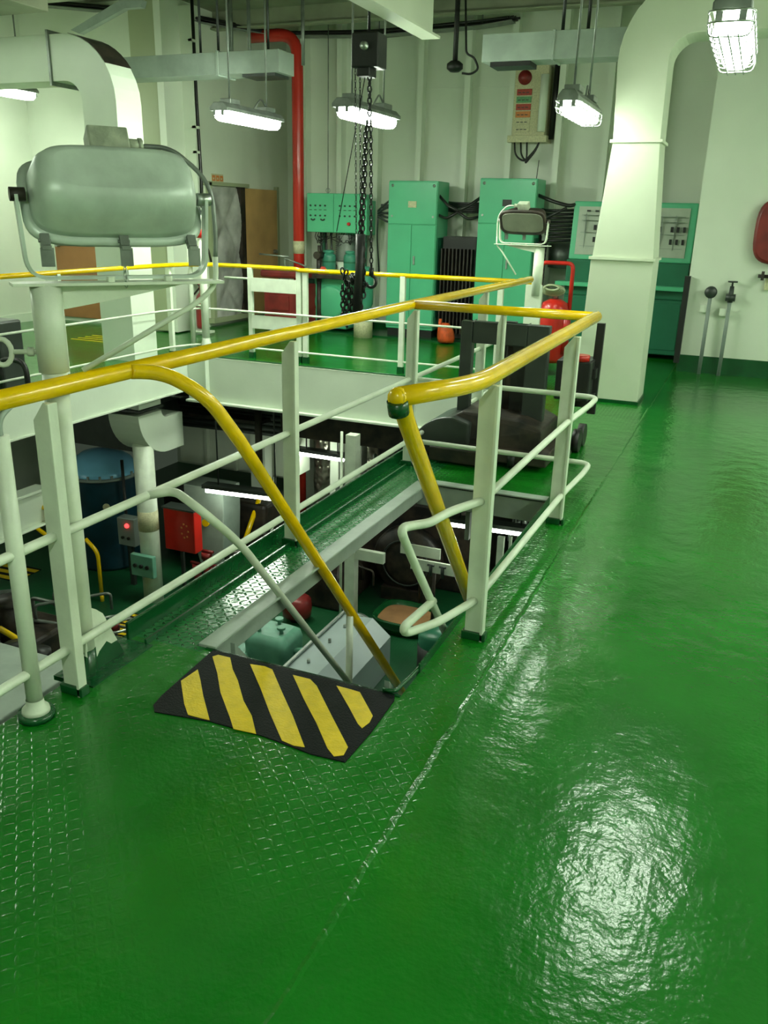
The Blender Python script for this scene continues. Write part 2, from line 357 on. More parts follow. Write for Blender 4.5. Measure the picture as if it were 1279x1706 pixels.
# ================================================================== GUARDRAILS
def stanchion(mb, x, y, top=RZ-.03, wd=.075, th=.016, z0=0.0, dx=0):
    a = x-wd/2; b_ = x+wd/2-.012
    mb.prism([(a, y-th/2, z0), (b_, y-th/2, z0), (b_, y-th/2, top), (b_-.02, y-th/2, top), (a, y-th/2, top-.06)], (0, th, 0))
    mb.bb(b_, b_+.012, y-th/2-.012, y+th/2+.012, z0, top)
    return mb
RW = 'rail'
g1 = thing('guardrail', (-2.0, 4.5, 0), 'long yellow-topped guardrail beside the walkway, turning round the stair hatch', 'guardrail')
xr = -2.0
rl = MB(); rl.tube([(xr, -1.0, RZ), (xr, 5.2, RZ), (-1.92, 8.05, RZ)], .031, n=14)
rl.tube(fil([(xr, 5.2, RZ), (-.82, 5.2, RZ)], .05), .029, n=14)
rl.tube(fil([(-.83, 5.22, RZ), (-.83, 2.80, RZ), (-.975, 2.44, RZ+.005)], .16, 7), .033, n=14)
rl.lathe([(.033*math.cos(a*PI/12), .033*math.sin(a*PI/12)) for a in range(-6, 7)], (-.975, 2.44, RZ+.005), n=16)
rl.build('top_rail', 'yellow', g1)
cyl((-.975, 2.432, RZ-.005), (-.975, 2.448, RZ-.05), .0345, n=14).build('tape_wrap', 'kerb', g1)
for z, r in ((.59, .0165), (.17, .0165)):
    q = MB(); q.tube([(xr+.01, -1.0, z), (xr+.01, 1.97, z), (xr+.01, 8.0, z)], r)
    q.tube(fil([(xr, 5.2, z), (-.77, 5.2, z), (-.77, 4.95, z), (-.80, 4.48, z), (-.83, 2.97, z)], .08), r)
    q.build('mid_rail', RW, g1)
for x, y in ((xr+.02, 1.97), (xr+.02, 3.54), (xr+.02, 5.17), (xr+.02, 6.75), (-.825, 2.97), (-.82, 4.48), (-.83, .2), (-1.40, 5.2)):
    if (x, y) == (-.83, .2): continue
    w_ = .05 if y == 5.2 else .078
    stanchion(MB(), x, y, wd=w_).build('stanchion', RW, g1, .002)
    if y != 5.2: bb(x-.05, x+.05, y-.02, y+.02, 0, .035).build('stanchion_foot', 'kerb', g1, .004)
# thick conduit post beside it with bent cable on top
g = thing('conduit_post', (-1.99, 1.80, 0), 'white pipe post with a cable bending out of its top, left edge of the photo', 'post')
cyl((-1.99, 1.80, .02), (-1.99, 1.80, .97), .026).build('pipe', RW, g)
MB().lathe([(.028, .05), (.030, .03), (.044, .015), (.046, 0), (0, 0)], (-1.99, 1.80, .02)).build('base_flange', RW, g)
cyl((-1.99, 1.80, 0), (-1.99, 1.80, .022), .06).build('base_plate', 'kerb', g)
tube(fil([(-1.99, 1.80, .95), (-1.99, 1.80, 1.02), (-1.995, 1.86, 1.05), (-2.0, 1.95, 1.085)], .04), .010).build('cable', 'beam', g)

# hatch stair
st = thing('stairway', (-1.35, 2.44, 0), 'steep stair dropping through the hatch with yellow and white handrails', 'stairway')
DY, DZ = .655, -.756
def sp(x, y0, z0, s): return V((x, y0+DY*s, z0+DZ*s))
ly = XP(400, 735, -1.72); ll = 3.0
tube(fil([(-2.0, 2.05, RZ), (-2.0, 2.40, RZ), (-1.90, 2.48, RZ-.01), XP(345, 660, -1.78), ly] , .14, 7)[5:] + [sp(-1.72, ly.y, ly.z, i*.6) for i in range(1, 6)], .027, n=12).build('left_handrail', 'yellow', st)
tube(fil([(-.975, 2.42, RZ+.005), (-.975, 2.47, RZ), sp(-.975, 2.50, 1.0, 0), sp(-.975, 2.50, 1.0, 3.4)], .05), .030, n=12).build('right_handrail', 'yellow', st)
wl = XP(400, 905, -1.72)
tube(fil([(-1.99, 2.45, .59), (-1.92, 2.52, .60), XP(335, 850, -1.75), wl, sp(-1.72, wl.y, wl.z, 2.6)], .12, 7), .017).build('left_mid_rail', RW, st)
q = MB(); q.tube(fil([(-.83, 2.97, .59), (-.90, 2.80, .59), (-.93, 2.66, .585), XP(690, 875, -.97), XP(666, 880, -.97), sp(-.975, 2.53, .56, .15), sp(-.975, 2.53, .56, 2.8)], .07, 5), .0165)
q.tube(fil([(-.83, 2.97, .17), (-.90, 2.72, .17), (-.985, 2.60, .16), XP(672, 1045, -.97), XP(722, 1001, -.97)], .06, 5), .0165)
q.build('right_mid_rail', RW, st)
pp = XP(583, 1025, -1.72)
cyl((pp.x, pp.y, pp.z-.95), pp, .019).build('handrail_post', RW, st)
cyl((-.975, pp.y, pp.z-1.0), (-.975, pp.y, pp.z+.02), .019).build('handrail_post', RW, st)
for x in (-1.66, -1.02):
    a = V((x, 2.50, -.05)); MB().prism([a+V((0, 0, -.11)), a+V((0, 0, .06)), a+V((0, DY*3.85, DZ*3.85+.06)), a+V((0, DY*3.85-.15, DZ*3.85-.02))], (.02 if x > -1.3 else -.02, 0, 0)).build('stringer', 'beam', st)
for i in range(1, 13):
    s_ = i*.31; c = sp(0, 2.50, -.02, s_)
    bb(-1.66, -1.02, c.y-.10, c.y+.10, c.z-.02, c.z).build('tread', 'deck2', st)

# far platform guardrail
g = thing('guardrail', (-4.5, 8.45, 0), 'far guardrail with yellow top rail and two broad white boards', 'guardrail')
fz = 1.02
top = [(-6.05, 1.5, fz), (-6.02, 7.9, fz), (-5.9, 8.38, fz), (-5.45, 8.48, fz), (-4.62, 8.44, fz), (-4.58, 8.44, fz-.01), (-1.98, 8.40, fz-.0)]
tube(fil(top, .2), .024, n=12).build('top_rail', 'yellow', g)
for z in (.53, .12):
    tube(fil([(-6.05, 1.5, z), (-6.02, 8.0, z), (-5.85, 8.42, z), (-2.0, 8.42, z)], .2), .012, n=8).build('mid_rail', RW, g)
for x, y in ((-6.03, 4.4), (-6.03, 6.35), (-6.03, 8.05), (-5.22, 8.46), (-4.60, 8.46), (-4.52, 8.46), (-3.35, 8.42), (-2.30, 8.42)):
    q = MB(); q.bb(x-.028, x+.028, y-.022, y+.022, .05, fz-.01)
    s_ = q.build('stanchion', RW, g, .003); bb(x-.032, x+.032, y-.03, y+.03, 0, .07).build('stanchion_foot', 'kerb', g)
for z in (.83, .42): bb(-5.20, -4.62, 8.425, 8.437, z-.075, z+.075).build('board', RW, g, .002)
g = thing('rail_frame', (-5.5, 8.7, 0), 'low thin white rail frame standing behind the far guardrail boards, by the extinguisher', 'rail')
tube(fil([(-5.85, 8.9, .85), (-5.50, 8.9, .85), (-5.50, 8.9, 0)], .02), .014, n=8).build('frame', RW, g)

# ================================================================== ANTI-SLIP MAT
def mp(x, y): return ZP(240+x/2.78, 1040+y/2.78, 0)
k = MB()
out = [ZP(357, 1083), ZP(661, 1154), ZP(657, 1168), ZP(618, 1222), ZP(575, 1271), ZP(520, 1258), ZP(440, 1228), ZP(350, 1203), ZP(258, 1187), ZP(256, 1176), ZP(270, 1160), ZP(300, 1133)]
out[0].y = min(out[0].y, 2.44); out[1].y = min(out[1].y, 2.44)
k.prism(out, (0, 0, .004), 0)
stripes = [[(172, 268), (250, 215), (262, 262), (275, 335), (305, 450), (262, 440), (205, 425), (187, 372)],
           [(318, 155), (345, 147), (400, 160), (412, 215), (435, 265), (462, 360), (500, 430), (520, 513), (415, 490), (400, 440), (355, 320), (340, 230)],
           [(492, 190), (560, 200), (595, 215), (640, 320), (690, 430), (745, 575), (695, 568), (640, 545), (620, 500), (585, 420), (540, 300)],
           [(690, 240), (770, 260), (800, 290), (870, 430), (945, 575), (925, 612), (880, 618), (850, 580), (800, 465), (740, 350)],
           [(892, 290), (950, 305), (1000, 320), (1060, 430), (1045, 460), (1010, 487), (990, 465), (950, 390)]]
for s_ in stripes: k.prism([mp(*p)+V((0, 0, .0035)) for p in s_], (0, 0, .002), 1)
tag(k.build('antislip_mat', ['matb', 'maty']), 'black anti-slip mat with five slanted yellow stripes at the top of the stair', 'mat')

# ================================================================== LIGHT FIXTURES
def fixture(caged, L=1.10, W=.10, rod=1.5, tm='tube_far'):
    """two-foot-wide strip lamp, local: length along y, hangs from z = 0 (top of housing)"""
    r = thing('caged_light' if caged else 'strip_light', (0, 0, 0), 'x', 'light')
    h = MB()
    pr = [(-W, -.075), (-W, -.045), (-W*.55, 0), (W*.55, 0), (W, -.045), (W, -.075)]
    h.prism([(x, -L/2, z) for x, z in pr], (0, L, 0))
    h.bb(-.06, .06, -L/2+.12, -L/2+.30, 0, .045); h.bb(-.06, .06, L/2-.30, L/2-.12, 0, .045)
    h.build('housing', 'galv', r, .006)
    rings = []
    for sc, z in ((1, -.076), (1, -.10), (.93, -.135), (.75, -.155)):
        ring = []
        for a in range(24):
            an = 2*PI*a/24; cx = abs(math.cos(an))**.5*math.copysign(1, math.cos(an)); cy = abs(math.sin(an))**.25*math.copysign(1, math.sin(an))
            ring.append(V((cx*(W-.006)*sc, cy*(L/2-.01)*(1-(1-sc)*.25), z)))
        rings.append(ring)
    MB().loft(rings).build('diffuser', tm, r)
    for y in (-L/2+.02, L/2-.02):
        for x in (-.045, .045): bb(x-.014, x+.014, y-.022 if y < 0 else y, y if y < 0 else y+.022, -.115, -.06).build('clip', 'galv', r)
    for y in (-L/2+.2, L/2-.2): cyl((0, y, .04), (0, y, rod), .009, n=8).build('hanger_rod', 'galv', r)
    tube(fil([(0, L/2-.21, .05), (0, L/2-.30, .12), (.02, L/2-.42, .06), (.03, L/2-.5, 0)], .08), .009, n=6).build('cable', 'galv', r)
    if caged:
        q = MB()
        for i in range(8):
            y = -L/2+.04+i*(L-.08)/7
            q.tube(fil([(-W-.012, y, -.07), (-W-.008, y, -.165), (W+.008, y, -.165), (W+.012, y, -.07)], .03, 3), .0035, n=6)
        for x in (-W*.5, W*.5, 0): q.tube([(x, -L/2-.01, -.168), (x, L/2+.01, -.168)], .0035, n=6)
        for z, ww in ((-.12, W+.014), (-.078, W+.014)):
            q.tube(fil([(-ww, -L/2-.02, z), (ww, -L/2-.02, z), (ww, L/2+.02, z), (-ww, L/2+.02, z)], .05, 3, True), .004, n=6, closed=True)
        q.build('wire_cage', 'steel', r)
    return r
plain = fixture(False); caged = fixture(True, 1.02, .076, 1.58, 'tube'); caged2 = fixture(True, 1.02, .08, 1.58, 'tube')
used = set()
def put(proto, x, y, z, label, group='strip lights under the deckhead', rz=0):
    o = proto if proto.name not in used else copy_tree(proto)
    used.add(proto.name); used.add(o.name)
    o.location = (x, y, z); o.rotation_euler = (0, 0, rz); tag(o, label, 'light', group)
    return o
put(plain, -4.93, 8.05, 2.58, 'strip light hanging under the left grey air duct, beside the red pipe')
put(plain, -3.48, 7.75, 2.55, 'strip light hanging behind the hoist chains')
put(caged2, -1.47, 7.38, 2.52, 'wire-caged light hanging below the right air duct')
put(caged, -.245, 4.6, 2.50, 'nearest wire-caged light, in front of the big air duct elbow, upper right')
plain2 = fixture(False, rod=1.0, tm='tube')
put(plain2, -8.79, 8.62, 3.02, 'strip light cut by the upper left edge of the photo')
fill_lamp = fixture(False, rod=.18, tm='tube_fill')  # fill lights added out of view to lift the hall and far bulkheads
for x, y, z, lb_ in ((-.3, -.9, 2.9, 'added unseen fill light behind the viewer'), (2.3, 2.2, 2.9, 'added unseen fill light right of the walkway, near the viewer'), (2.3, 7.5, 2.9, 'added unseen fill light right of the walkway, by the right bulkhead'), (2.3, 4.8, 3.2, 'added unseen fill light right of the walkway, in its middle'),
        (-8.2, 5.2, 3.6, 'added unseen high fill light over the left platform'), (-7.4, 3.0, 3.4, 'added unseen fill light over the near end of the left platform')): put(fill_lamp, x, y, z, lb_, 'added fill lights out of view')

# lower deck lamps : black backing tray with a bare white batten
def lower_lamp(p, q, label):
    p = V(p); q = V(q); c = (p+q)/2; dr_ = (q-p).normalized(); R = Matrix((dr_, V((0, 0, 1)).cross(dr_), V((0, 0, 1)))).transposed()
    L = (q-p).length
    r = thing('batten_light', c, label, 'light', 'batten lights over the lower deck')
    MB().box(c+V((0, 0, .055)), (L+.06, .16, .05), R).build('tray', 'dkgrey', r, .004)
    MB().box(c, (L, .10, .06), R).build('diffuser', 'tube_lo', r, .01)
    for s_ in (-.35, .35): bpt = c+dr_*L*s_; cyl(bpt+V((0, 0, .07)), (bpt.x, bpt.y, -.03), .01, n=6).build('hanger_rod', 'dkgrey', r)
lower_lamp(YP(345, 815, 8.35), YP(480, 832, 8.45), 'lower deck batten light seen behind the yellow stair rail')
lower_lamp(YP(500, 754, 10.4), YP(574, 765, 10.5), 'short lower deck batten light in front of the red pipe')
lower_lamp(YP(745, 870, 8.6), YP(890, 890, 8.75), 'lower deck batten light seen through the stair hatch')
lower_lamp((-1.0, 5.6, -.7), (-1.0, 6.8, -.7), 'added unseen batten light under the walkway, over the lower deck')  # unseen batten, added to light the things below the hatch
lower_lamp((-8.3, 5.4, -.8), (-8.3, 6.6, -.8), 'added unseen batten light under the left platform, over the lower deck')  # unseen batten, added for light on the lower left

# ================================================================== FLOODLIGHTS
def floodlight(name, label, org, ang, tilt, post, back=True, sc=1.0, mt='alu'):
    """org = middle of the top plate; ang = heading of the plate's long axis; tilt = angle of the lens below horizontal"""
    ex = V((math.cos(ang), math.sin(ang), 0)); ey = V((-math.sin(ang), math.cos(ang), 0)); ez = V((0, 0, 1)); o = V(org)
    def W(x, y, z): return o + ex*x*sc + ey*y*sc + ez*z*sc
    r = thing(name, (o.x, o.y, 0 if post else o.z-.2), label, 'floodlight')
    # plate and gusset
    q = MB(); q.prism([W(-.36, -.05, -.012), W(.36, -.05, -.012), W(.36, .05, -.012), W(-.36, .05, -.012)], ez*.010*sc)
    q.prism([W(-.24, 0, -.012), W(.24, 0, -.012), W(.0, 0, -.06), W(-.24, 0, -.10)], ey*.008*sc)
    for x in (-.04, .16): q.cyl(W(x, -.02, -.002), W(x, -.02, .016), .016*sc, n=6)
    q.build('mounting_plate', RW, r, .001)
    # yoke
    R_ = .315; H_ = .275; th = .006
    def strip(pts, wd):
        vs = []
        for p in pts: vs += [p - ey*wd*sc/2, p + ey*wd*sc/2]
        n = len(pts); fs = [(2*i, 2*i+1, 2*i+3, 2*i+2) for i in range(n-1)]
        return vs, fs
    path = fil([W(-R_, 0, H_), W(-R_+.012, 0, .012), W(R_-.012, 0, .012), W(R_, 0, H_)], .07*sc, 8)
    q = MB(); vs, fs = strip(path, .045); q.add(vs, fs)
    yk = q.build('yoke', 'alu' if back else RW, r); md = yk.modifiers.new('solid', 'SOLIDIFY'); md.thickness = th*sc*1.8; md.offset = 0
    # housing : pivots at (0,0,H_), rim plane faces +ey tilted down
    cz = H_+.0; fw = ey*math.cos(tilt) - ez*math.sin(tilt); up = ez*math.cos(tilt) + ey*math.sin(tilt); pv = W(0, 0, cz)
    def ring(w_, h_, dd, e=4.5, dz=0):
        out = []
        for a in range(40):
            an = 2*PI*a/40; c_, s_ = math.cos(an), math.sin(an)
            x = math.copysign(abs(c_)**(2/e), c_)*w_/2; y = math.copysign(abs(s_)**(2/e), s_)*h_/2 + dz
            out.append(pv + (ex*x + up*y + fw*dd)*sc)
        return out
    hs = MB(); hs.loft([ring(.40, .13, -.125, dz=.03), ring(.47, .18, -.115, dz=.025), ring(.52, .225, -.075, dz=.012), ring(.545, .255, 0), ring(.55, .265, .035)])
    hb = hs.build('housing', mt, r)
    rm = MB(); rm.loft([ring(.56, .275, .03), ring(.60, .31, .034), ring(.60, .31, .052), ring(.56, .27, .056)])
    rm.build('rim', 'alu' if back else 'grime', r)
    gl = MB(); gl.loft([ring(.54, .25, .050), ring(.52, .23, .062)]); gl.build('lens', 'glassd', r)
    jb = MB(); c = pv + (ex*.0 - fw*.03 + up*.175)*sc
    Rm = Matrix((ex, fw, up)).transposed()
    jb.box(c, (.135*sc, .085*sc, .085*sc), Rm); jb.build('junction_box', 'alur', r, .006)
    a = c + ex*.068*sc
    cyl(a, a+ex*.04*sc, .022*sc, n=10).cyl(a+ex*.036*sc, a+ex*.05*sc, .026*sc, n=6).build('cable_gland', 'alur', r)
    tube(fil([a+ex*.05*sc, a+ex*.15*sc-up*.0, W(R_+.03, .01, H_+.06), W(R_+.035, 0, .15), W(R_+.03, 0, .06)], .09*sc, 6), .008*sc, n=8).build('supply_cable', 'galv' if back else RW, r)
    tube(fil([W(R_+.03, 0, .08), W(R_+.03, 0, -.02), W(R_-.04, 0, -.08)] + ([V((-2.0, 2.18, RZ+.035))] if back else [W(.05, .02, -.36)]), .06*sc, 5), .010*sc, n=8).build('painted_cable', RW, r)
    for x in (-.245, .01, .245):
        c = pv + (ex*x - up*.145 + fw*.03)*sc; q = MB(); q.box(c, (.030*sc, .03*sc, .04*sc), Rm); q.box(c - ez*.05*sc - ey*.03*sc, (.042*sc, .008*sc, .06*sc), Matrix((ex, ey, ez)).transposed()); q.box(c - ez*.02*sc - ey*.03*sc, (.030*sc, .014*sc, .014*sc), Matrix((ex, ey, ez)).transposed())
        q.cyl(c+ex*-.02*sc, c+ex*.02*sc, .006*sc, n=6); q.build('clip', 'galv', r, .001)
    for s_ in (-1, 1):
        p = W(s_*R_, 0, H_); cyl(p-ex*.03*sc*s_, p+ex*.018*sc*s_, .022*sc, n=8).build('pivot_bolt', 'grime' if s_ < 0 else 'steel', r)
    return r, W
o = V((-2.03, 2.12, 1.392)); e = XP(322, 473, 0) if False else None
ang = math.radians(52)
org = V((-2.045, 2.10, 1.392)) + V((math.cos(ang), math.sin(ang), 0))*.235
fl, W = floodlight('floodlight', 'large back-facing floodlight on a white post beside the opening, nearest of the floodlights', org, ang, math.radians(28), True, sc=.93)
px_, py_ = -2.045, 2.10
cyl((px_, py_, 1.11), (px_, py_, 1.385), .0475, n=24).build('post_sleeve', RW, fl)
cyl((px_, py_, -.10), (px_, py_, 1.13), .040, n=20).build('post', RW, fl)
q = MB(); c = V((px_-.048, py_, 1.17)); dx = V((-.8, -.6, 0))
q.cyl(c, c+dx*.09, .008, n=8); q.cyl(c+dx*.02, c+dx*.04, .015, n=6)
cc = c+dx*.118; q.tube([cc + dx*.030*math.cos(a*PI/8) + V((0, 0, 1))*.042*math.sin(a*PI/8) for a in range(16)], .009, n=8, closed=True)
q.build('eye_bolt', RW, fl)
# gusset at its foot : white above, green below with a ragged paint line
gx = px_+.035
def gp_(l): return [XP(x, y, gx) for x, y in l]
MB().prism(gp_([(143, 1010), (160, 1015), (172, 1022), (196, 1066), (186, 1072), (178, 1068), (166, 1085), (163, 1093), (150, 1098), (143, 1094)]), (-.012, 0, 0)).build('gusset', RW, fl)
q = MB(); q.prism(gp_([(143, 1094), (150, 1098), (163, 1093), (166, 1085), (178, 1068), (186, 1072), (196, 1066), (214, 1098), (178, 1128), (150, 1146), (143, 1150)]), (-.012, 0, 0)); q.cyl((px_, py_, -.1), (px_, py_, .10), .0425); q.bb(px_-.08, px_+.10, 2.02, 2.36, -.012, .006); q.build('painted_foot', 'kerb', fl)
# little retaining chain under the middle clip
q = MB(); c0 = W(.01, -.03, .075)
for i in range(6): q.tube([c0 + V((0, 0, -.016*i)) + (V((.006, 0, 0)) if i % 2 else V((0, .006, 0)))*math.cos(a*PI/4) + V((0, 0, .011))*math.sin(a*PI/4) for a in range(8)], .0018, n=5, closed=True)
q.build('retaining_chain', 'steel', fl)

ang = math.radians(172)
f2, W = floodlight('floodlight', 'front-facing floodlight with rusty rim on a white post where two guardrails meet', (-2.10, 8.35, 1.37), ang, math.radians(25), True, back=False, sc=.78, mt='grime')
cyl((-1.93, 8.36, .9), (-1.93, 8.36, 1.35), .05, n=16).build('post_sleeve', RW, f2)
bb(-2.03, -1.87, 8.33, 8.38, 0, 1.0).build('post', RW, f2, .003)
f3, W = floodlight('floodlight', 'small floodlight at the far left corner of the opening, above the white pipe post', (-5.95, 8.35, 1.40), math.radians(80), math.radians(10), True, back=False, sc=.62, mt='dkgrey')
g = thing('pipe_post', (-5.78, 8.36, 0), 'white pipe post with a small red cap at the far corner of the opening', 'post')
cyl((-5.78, 8.36, .1), (-5.78, 8.36, 1.30), .045).lathe([(.045, .2), (.06, .12), (.10, 0), (0, 0)], (-5.78, 8.36, 0)).build('pipe', RW, g)
cyl((-5.78, 8.36, 1.31), (-5.78, 8.36, 1.40), .06, .05).build('cap', 'red', g)
cyl((-5.95, 8.35, .0), (-5.95, 8.35, 1.40), .03).build('post', RW, f3)

# ================================================================== AIR DUCTS
def ribflange(mb, x0, x1, y0, y1, z, w_=.022): mb.bb(x0-w_, x1+w_, y0-w_, y1+w_, z-.012, z+.012)
def sec(x0, x1, y0, y1, z): return [V((x0, y0, z)), V((x1, y0, z)), V((x1, y1, z)), V((x0, y1, z))]
g = thing('air_duct', (-1.1, 8.3, 0), 'big cream air duct rising from the deck and bending right at the top', 'duct')
q = MB(); q.loft([sec(-1.40, -.82, 8.0, 8.45, .03), sec(-1.375, -.83, 8.0, 8.45, 1.29)], smooth=False)
q.loft([sec(-1.365, -.835, 8.0, 8.45, 1.29), sec(-1.29, -.90, 8.0, 8.42, 2.25)], smooth=False)
rings = [[V((-1.29, 8, 2.25)), V((-.90, 8, 2.25)), V((-.90, 8.42, 2.25)), V((-1.29, 8.42, 2.25))]]
Rc = V((-.72, 8.0, 2.86))
for i in range(0, 11):
    a = PI - i*PI/2/10; ro, ri = .60, .19
    rings.append([Rc+V((ro*math.cos(a), 0, ro*math.sin(a)*1.05)), Rc+V((ri*math.cos(a), 0, ri*math.sin(a))), Rc+V((ri*math.cos(a), .42, ri*math.sin(a))), Rc+V((ro*math.cos(a), .42, ro*math.sin(a)*1.05))])
rings.append([V((2.6, 8.0, 3.49)), V((2.6, 8, 3.05)), V((2.6, 8.42, 3.05)), V((2.6, 8.42, 3.49))])
q.loft(rings, smooth=False); q.build('duct', 'cream', g, .004)
q = MB(); ribflange(q, -1.37, -.835, 8.0, 8.45, 1.29); q.build('flange', 'cream', g)
q = MB(); ribflange(q, -1.29, -.90, 8.0, 8.42, 2.25); q.build('flange', 'cream', g)
bb(-1.41, -.81, 7.99, 8.46, 0, .03).build('base_plate', 'kerb', g)

g = thing('air_duct', (-6.4, 8.0, 0), 'pale grey air duct at the left with dark stained elbow, passing down through the deck', 'duct')
q = MB(); x0, x1, y0, y1 = -6.60, -6.17, 7.55, 7.95
q.loft([sec(x0, x1, y0, y1, -.55), sec(x0, x1, y0, y1, 2.62)], smooth=False)
Rc = V((-6.80, y0, 2.62)); rings = []
for i in range(0, 9):
    a = i*PI/2/8; ro, ri = .63, .20
    rings.append([Rc+V((ri*math.cos(a), 0, ri*math.sin(a))), Rc+V((ro*math.cos(a), 0, ro*math.sin(a))), Rc+V((ro*math.cos(a), .4, ro*math.sin(a))), Rc+V((ri*math.cos(a), .4, ri*math.sin(a)))])
rings.append([V((-9.6, y0, 2.82)), V((-9.6, y0, 3.25)), V((-9.6, y1, 3.25)), V((-9.6, y1, 2.82))])
q.loft(rings, smooth=False)
# lower elbow turning forward (+y)
Rc = V((x0, 8.05, -.62)); rings = []
for i in range(0, 11):
    a = PI + i*PI/2/10; ro, ri = .52, .10
    rings.append([V((x0, Rc.y+ro*math.cos(a), Rc.z+ro*math.sin(a))), V((x1, Rc.y+ro*math.cos(a), Rc.z+ro*math.sin(a))), V((x1, Rc.y+ri*math.cos(a), Rc.z+ri*math.sin(a))), V((x0, Rc.y+ri*math.cos(a), Rc.z+ri*math.sin(a)))])
rings.append([v+V((0, .3, 0)) for v in rings[-1]])
q.loft(rings, smooth=False)
q.build('duct', 'white', g, .004)
q = MB(); q.bb(-6.98, -6.955, y0-.02, y1+.02, 2.78, 3.29); q.build('flange', 'galv', g)
q = MB(); ribflange(q, x0, x1, y0, y1, -.57, .02); q.build('flange', 'dkgrey', g)
q = MB(); Rc = V((-6.80, y0, 2.62)); pts = []
for i in range(1, 8): a = PI*.50 - i*PI*.36/8; pts.append(Rc+V((.636*math.cos(a), 0, .636*math.sin(a))))
vs = []; 
for p in pts: vs += [p+V((0, .0, .002)), p+V((0, .4, .002))]
q.add(vs, [(2*i, 2*i+1, 2*i+3, 2*i+2) for i in range(len(pts)-1)]); st_ = q.build('stain', 'grime', g); md = st_.modifiers.new('s', 'SOLIDIFY'); md.thickness = .004

g = thing('air_duct', (-5.8, 8.8, 3.0), 'long grey rectangular air duct hung across the upper left', 'duct')
q = bb(-7.5, -4.89, 8.6, 8.93, 2.985, 3.20); q.bb(-5.66, -5.63, 8.59, 8.94, 2.97, 3.215); q.build('duct', 'beam', g, .004)
bb(-5.35, -4.95, 8.62, 8.92, 2.955, 2.985).build('grille', 'dkgrey', g)
for x in (-5.95, -5.72, -5.1): cyl((x, 8.75, 3.2), (x, 8.75, CZ), .014, n=8).build('hanger_rod', 'dkgrey', g)
g = thing('air_duct', (-2.0, 8.8, 3.0), 'short grey air duct with a black grille, left of the big cream elbow', 'duct')
q = bb(-2.66, -1.0, 8.5, 8.8, 2.98, 3.21); q.bb(-2.0, -1.98, 8.49, 8.81, 2.97, 3.22); q.build('duct', 'beam', g, .004)
bb(-2.58, -2.2, 8.52, 8.78, 2.94, 2.98).build('grille', 'black', g)
for x in (-1.95, -1.72): cyl((x, 8.65, 3.2), (x, 8.65, CZ), .016, n=8).build('hanger_rod', 'dkgrey', g)
# flare piece at upper left
g = thing('air_duct', (-7.8, 6.5, 3.5), 'wide shadowed air trunk at the upper left corner', 'duct')
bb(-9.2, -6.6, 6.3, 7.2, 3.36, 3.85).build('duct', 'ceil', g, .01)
for x in (-8.5, -7.0): cyl((x, 6.7, 3.85), (x, 6.7, CZ), .012, n=8).build('hanger_rod', 'dkgrey', g)

# crane beam
k = MB(); k.bb(-2.99, -2.975, 3.9, 8.0, 3.12, 3.75); k.bb(-3.07, -2.90, 3.9, 8.0, 3.10, 3.12); k.bb(-3.07, -2.9, 3.9, 8, 3.75, 3.77)
k.bb(-3.0, -2.96, 4.0, 4.1, 3.77, CZ); k.bb(-3.0, -2.96, 7.5, 7.6, 3.77, CZ)
struct(k, 'trim_15', 'cream', 'pale crane beam under the deckhead')

k = MB(); k.prism([YP(118, 50, 9.0), YP(132, 56, 9.0), YP(208, 14, 9.0), YP(235, 12, 9.0), YP(238, 0, 9.0), YP(200, 0, 9.0)], (0, .08, 0))
struct(k, 'trim_17', 'beam', 'slanted pale brace above the left duct elbow')
# cable trays under the deckhead
def tray(name, pts, label, n=7, wd=.22):
    r = thing(name, pts[0], label, 'cable tray')
    q = MB()
    for i in range(n):
        off = (i-(n-1)/2)*wd/n
        q.tube([V(p)+V((off*.6, off, .02*math.sin(i*2.3)+.012*math.sin(i+j*2))) for j, p in enumerate(pts)], .014, n=6)
    q.build('cables', 'cable', r)
    q = MB()
    for i in range(len(pts)-1):
        a, b = V(pts[i]), V(pts[i+1]); q.prism([a+V((0, -wd/2, -.04)), b+V((0, -wd/2, -.04)), b+V((0, wd/2, -.04)), a+V((0, wd/2, -.04))], (0, 0, .008))
    q.build('tray', 'galv', r)
    for p in pts[1:-1]: cyl(V(p), (p[0], p[1], CZ), .01, n=6).build('hanger_rod', 'galv', r)
tray('cable_tray', [(-8.9, 9.6, 4.05), (-7.4, 10.4, 3.98), (-6.4, 11.2, 3.86), (-5.0, 11.45, 3.84), (-3.6, 11.45, 3.88), (-3.2, 11.45, 3.92)], 'dark bundle of cables under the deckhead above the red pipe')
tray('cable_tray', [(-3.1, 10.2, 4.02), (-2.2, 10.2, 3.98), (-1.5, 10.2, 4.0), (-1.2, 10.2, 4.0)], 'short cable run under the deckhead above the right air duct', n=5)
g = thing('cable_conduit', (-6.3, 10.2, 0), 'thin black cable running down the wall by the boxed pillar', 'cable')
q = MB(); q.tube([(-6.98, 10.12, 4.2), (-6.98, 10.12, 3.0), (-6.96, 10.12, 2.0), (-6.98, 10.12, .7)], .022, n=8)
q.build('cable', 'cable', g)
q = MB(); 
for z in (3.6, 2.6, 2.3, 1.6): q.bb(-7.0, -6.95, 10.02, 10.13, z, z+.03)
q.bb(-7.12, -6.95, 10.02, 10.04, .7, 4.0)
q.build('bracket', 'wall', g)
for i, (x, y) in enumerate(((-6.1, 9.6), (-5.85, 9.6), (-5.3, 9.9))):
    tag(cyl((x, y, 3.25), (x, y, CZ), .022 if i else .03, n=8).build('hanging_pipe', 'galv'), ['thin pipe dropping from the deckhead, left of three above the grey duct', 'thin pipe dropping from the deckhead, middle of three above the grey duct', 'thin pipe dropping from the deckhead, right of three above the grey duct'][i], 'pipe', 'pipes dropping from the deckhead')
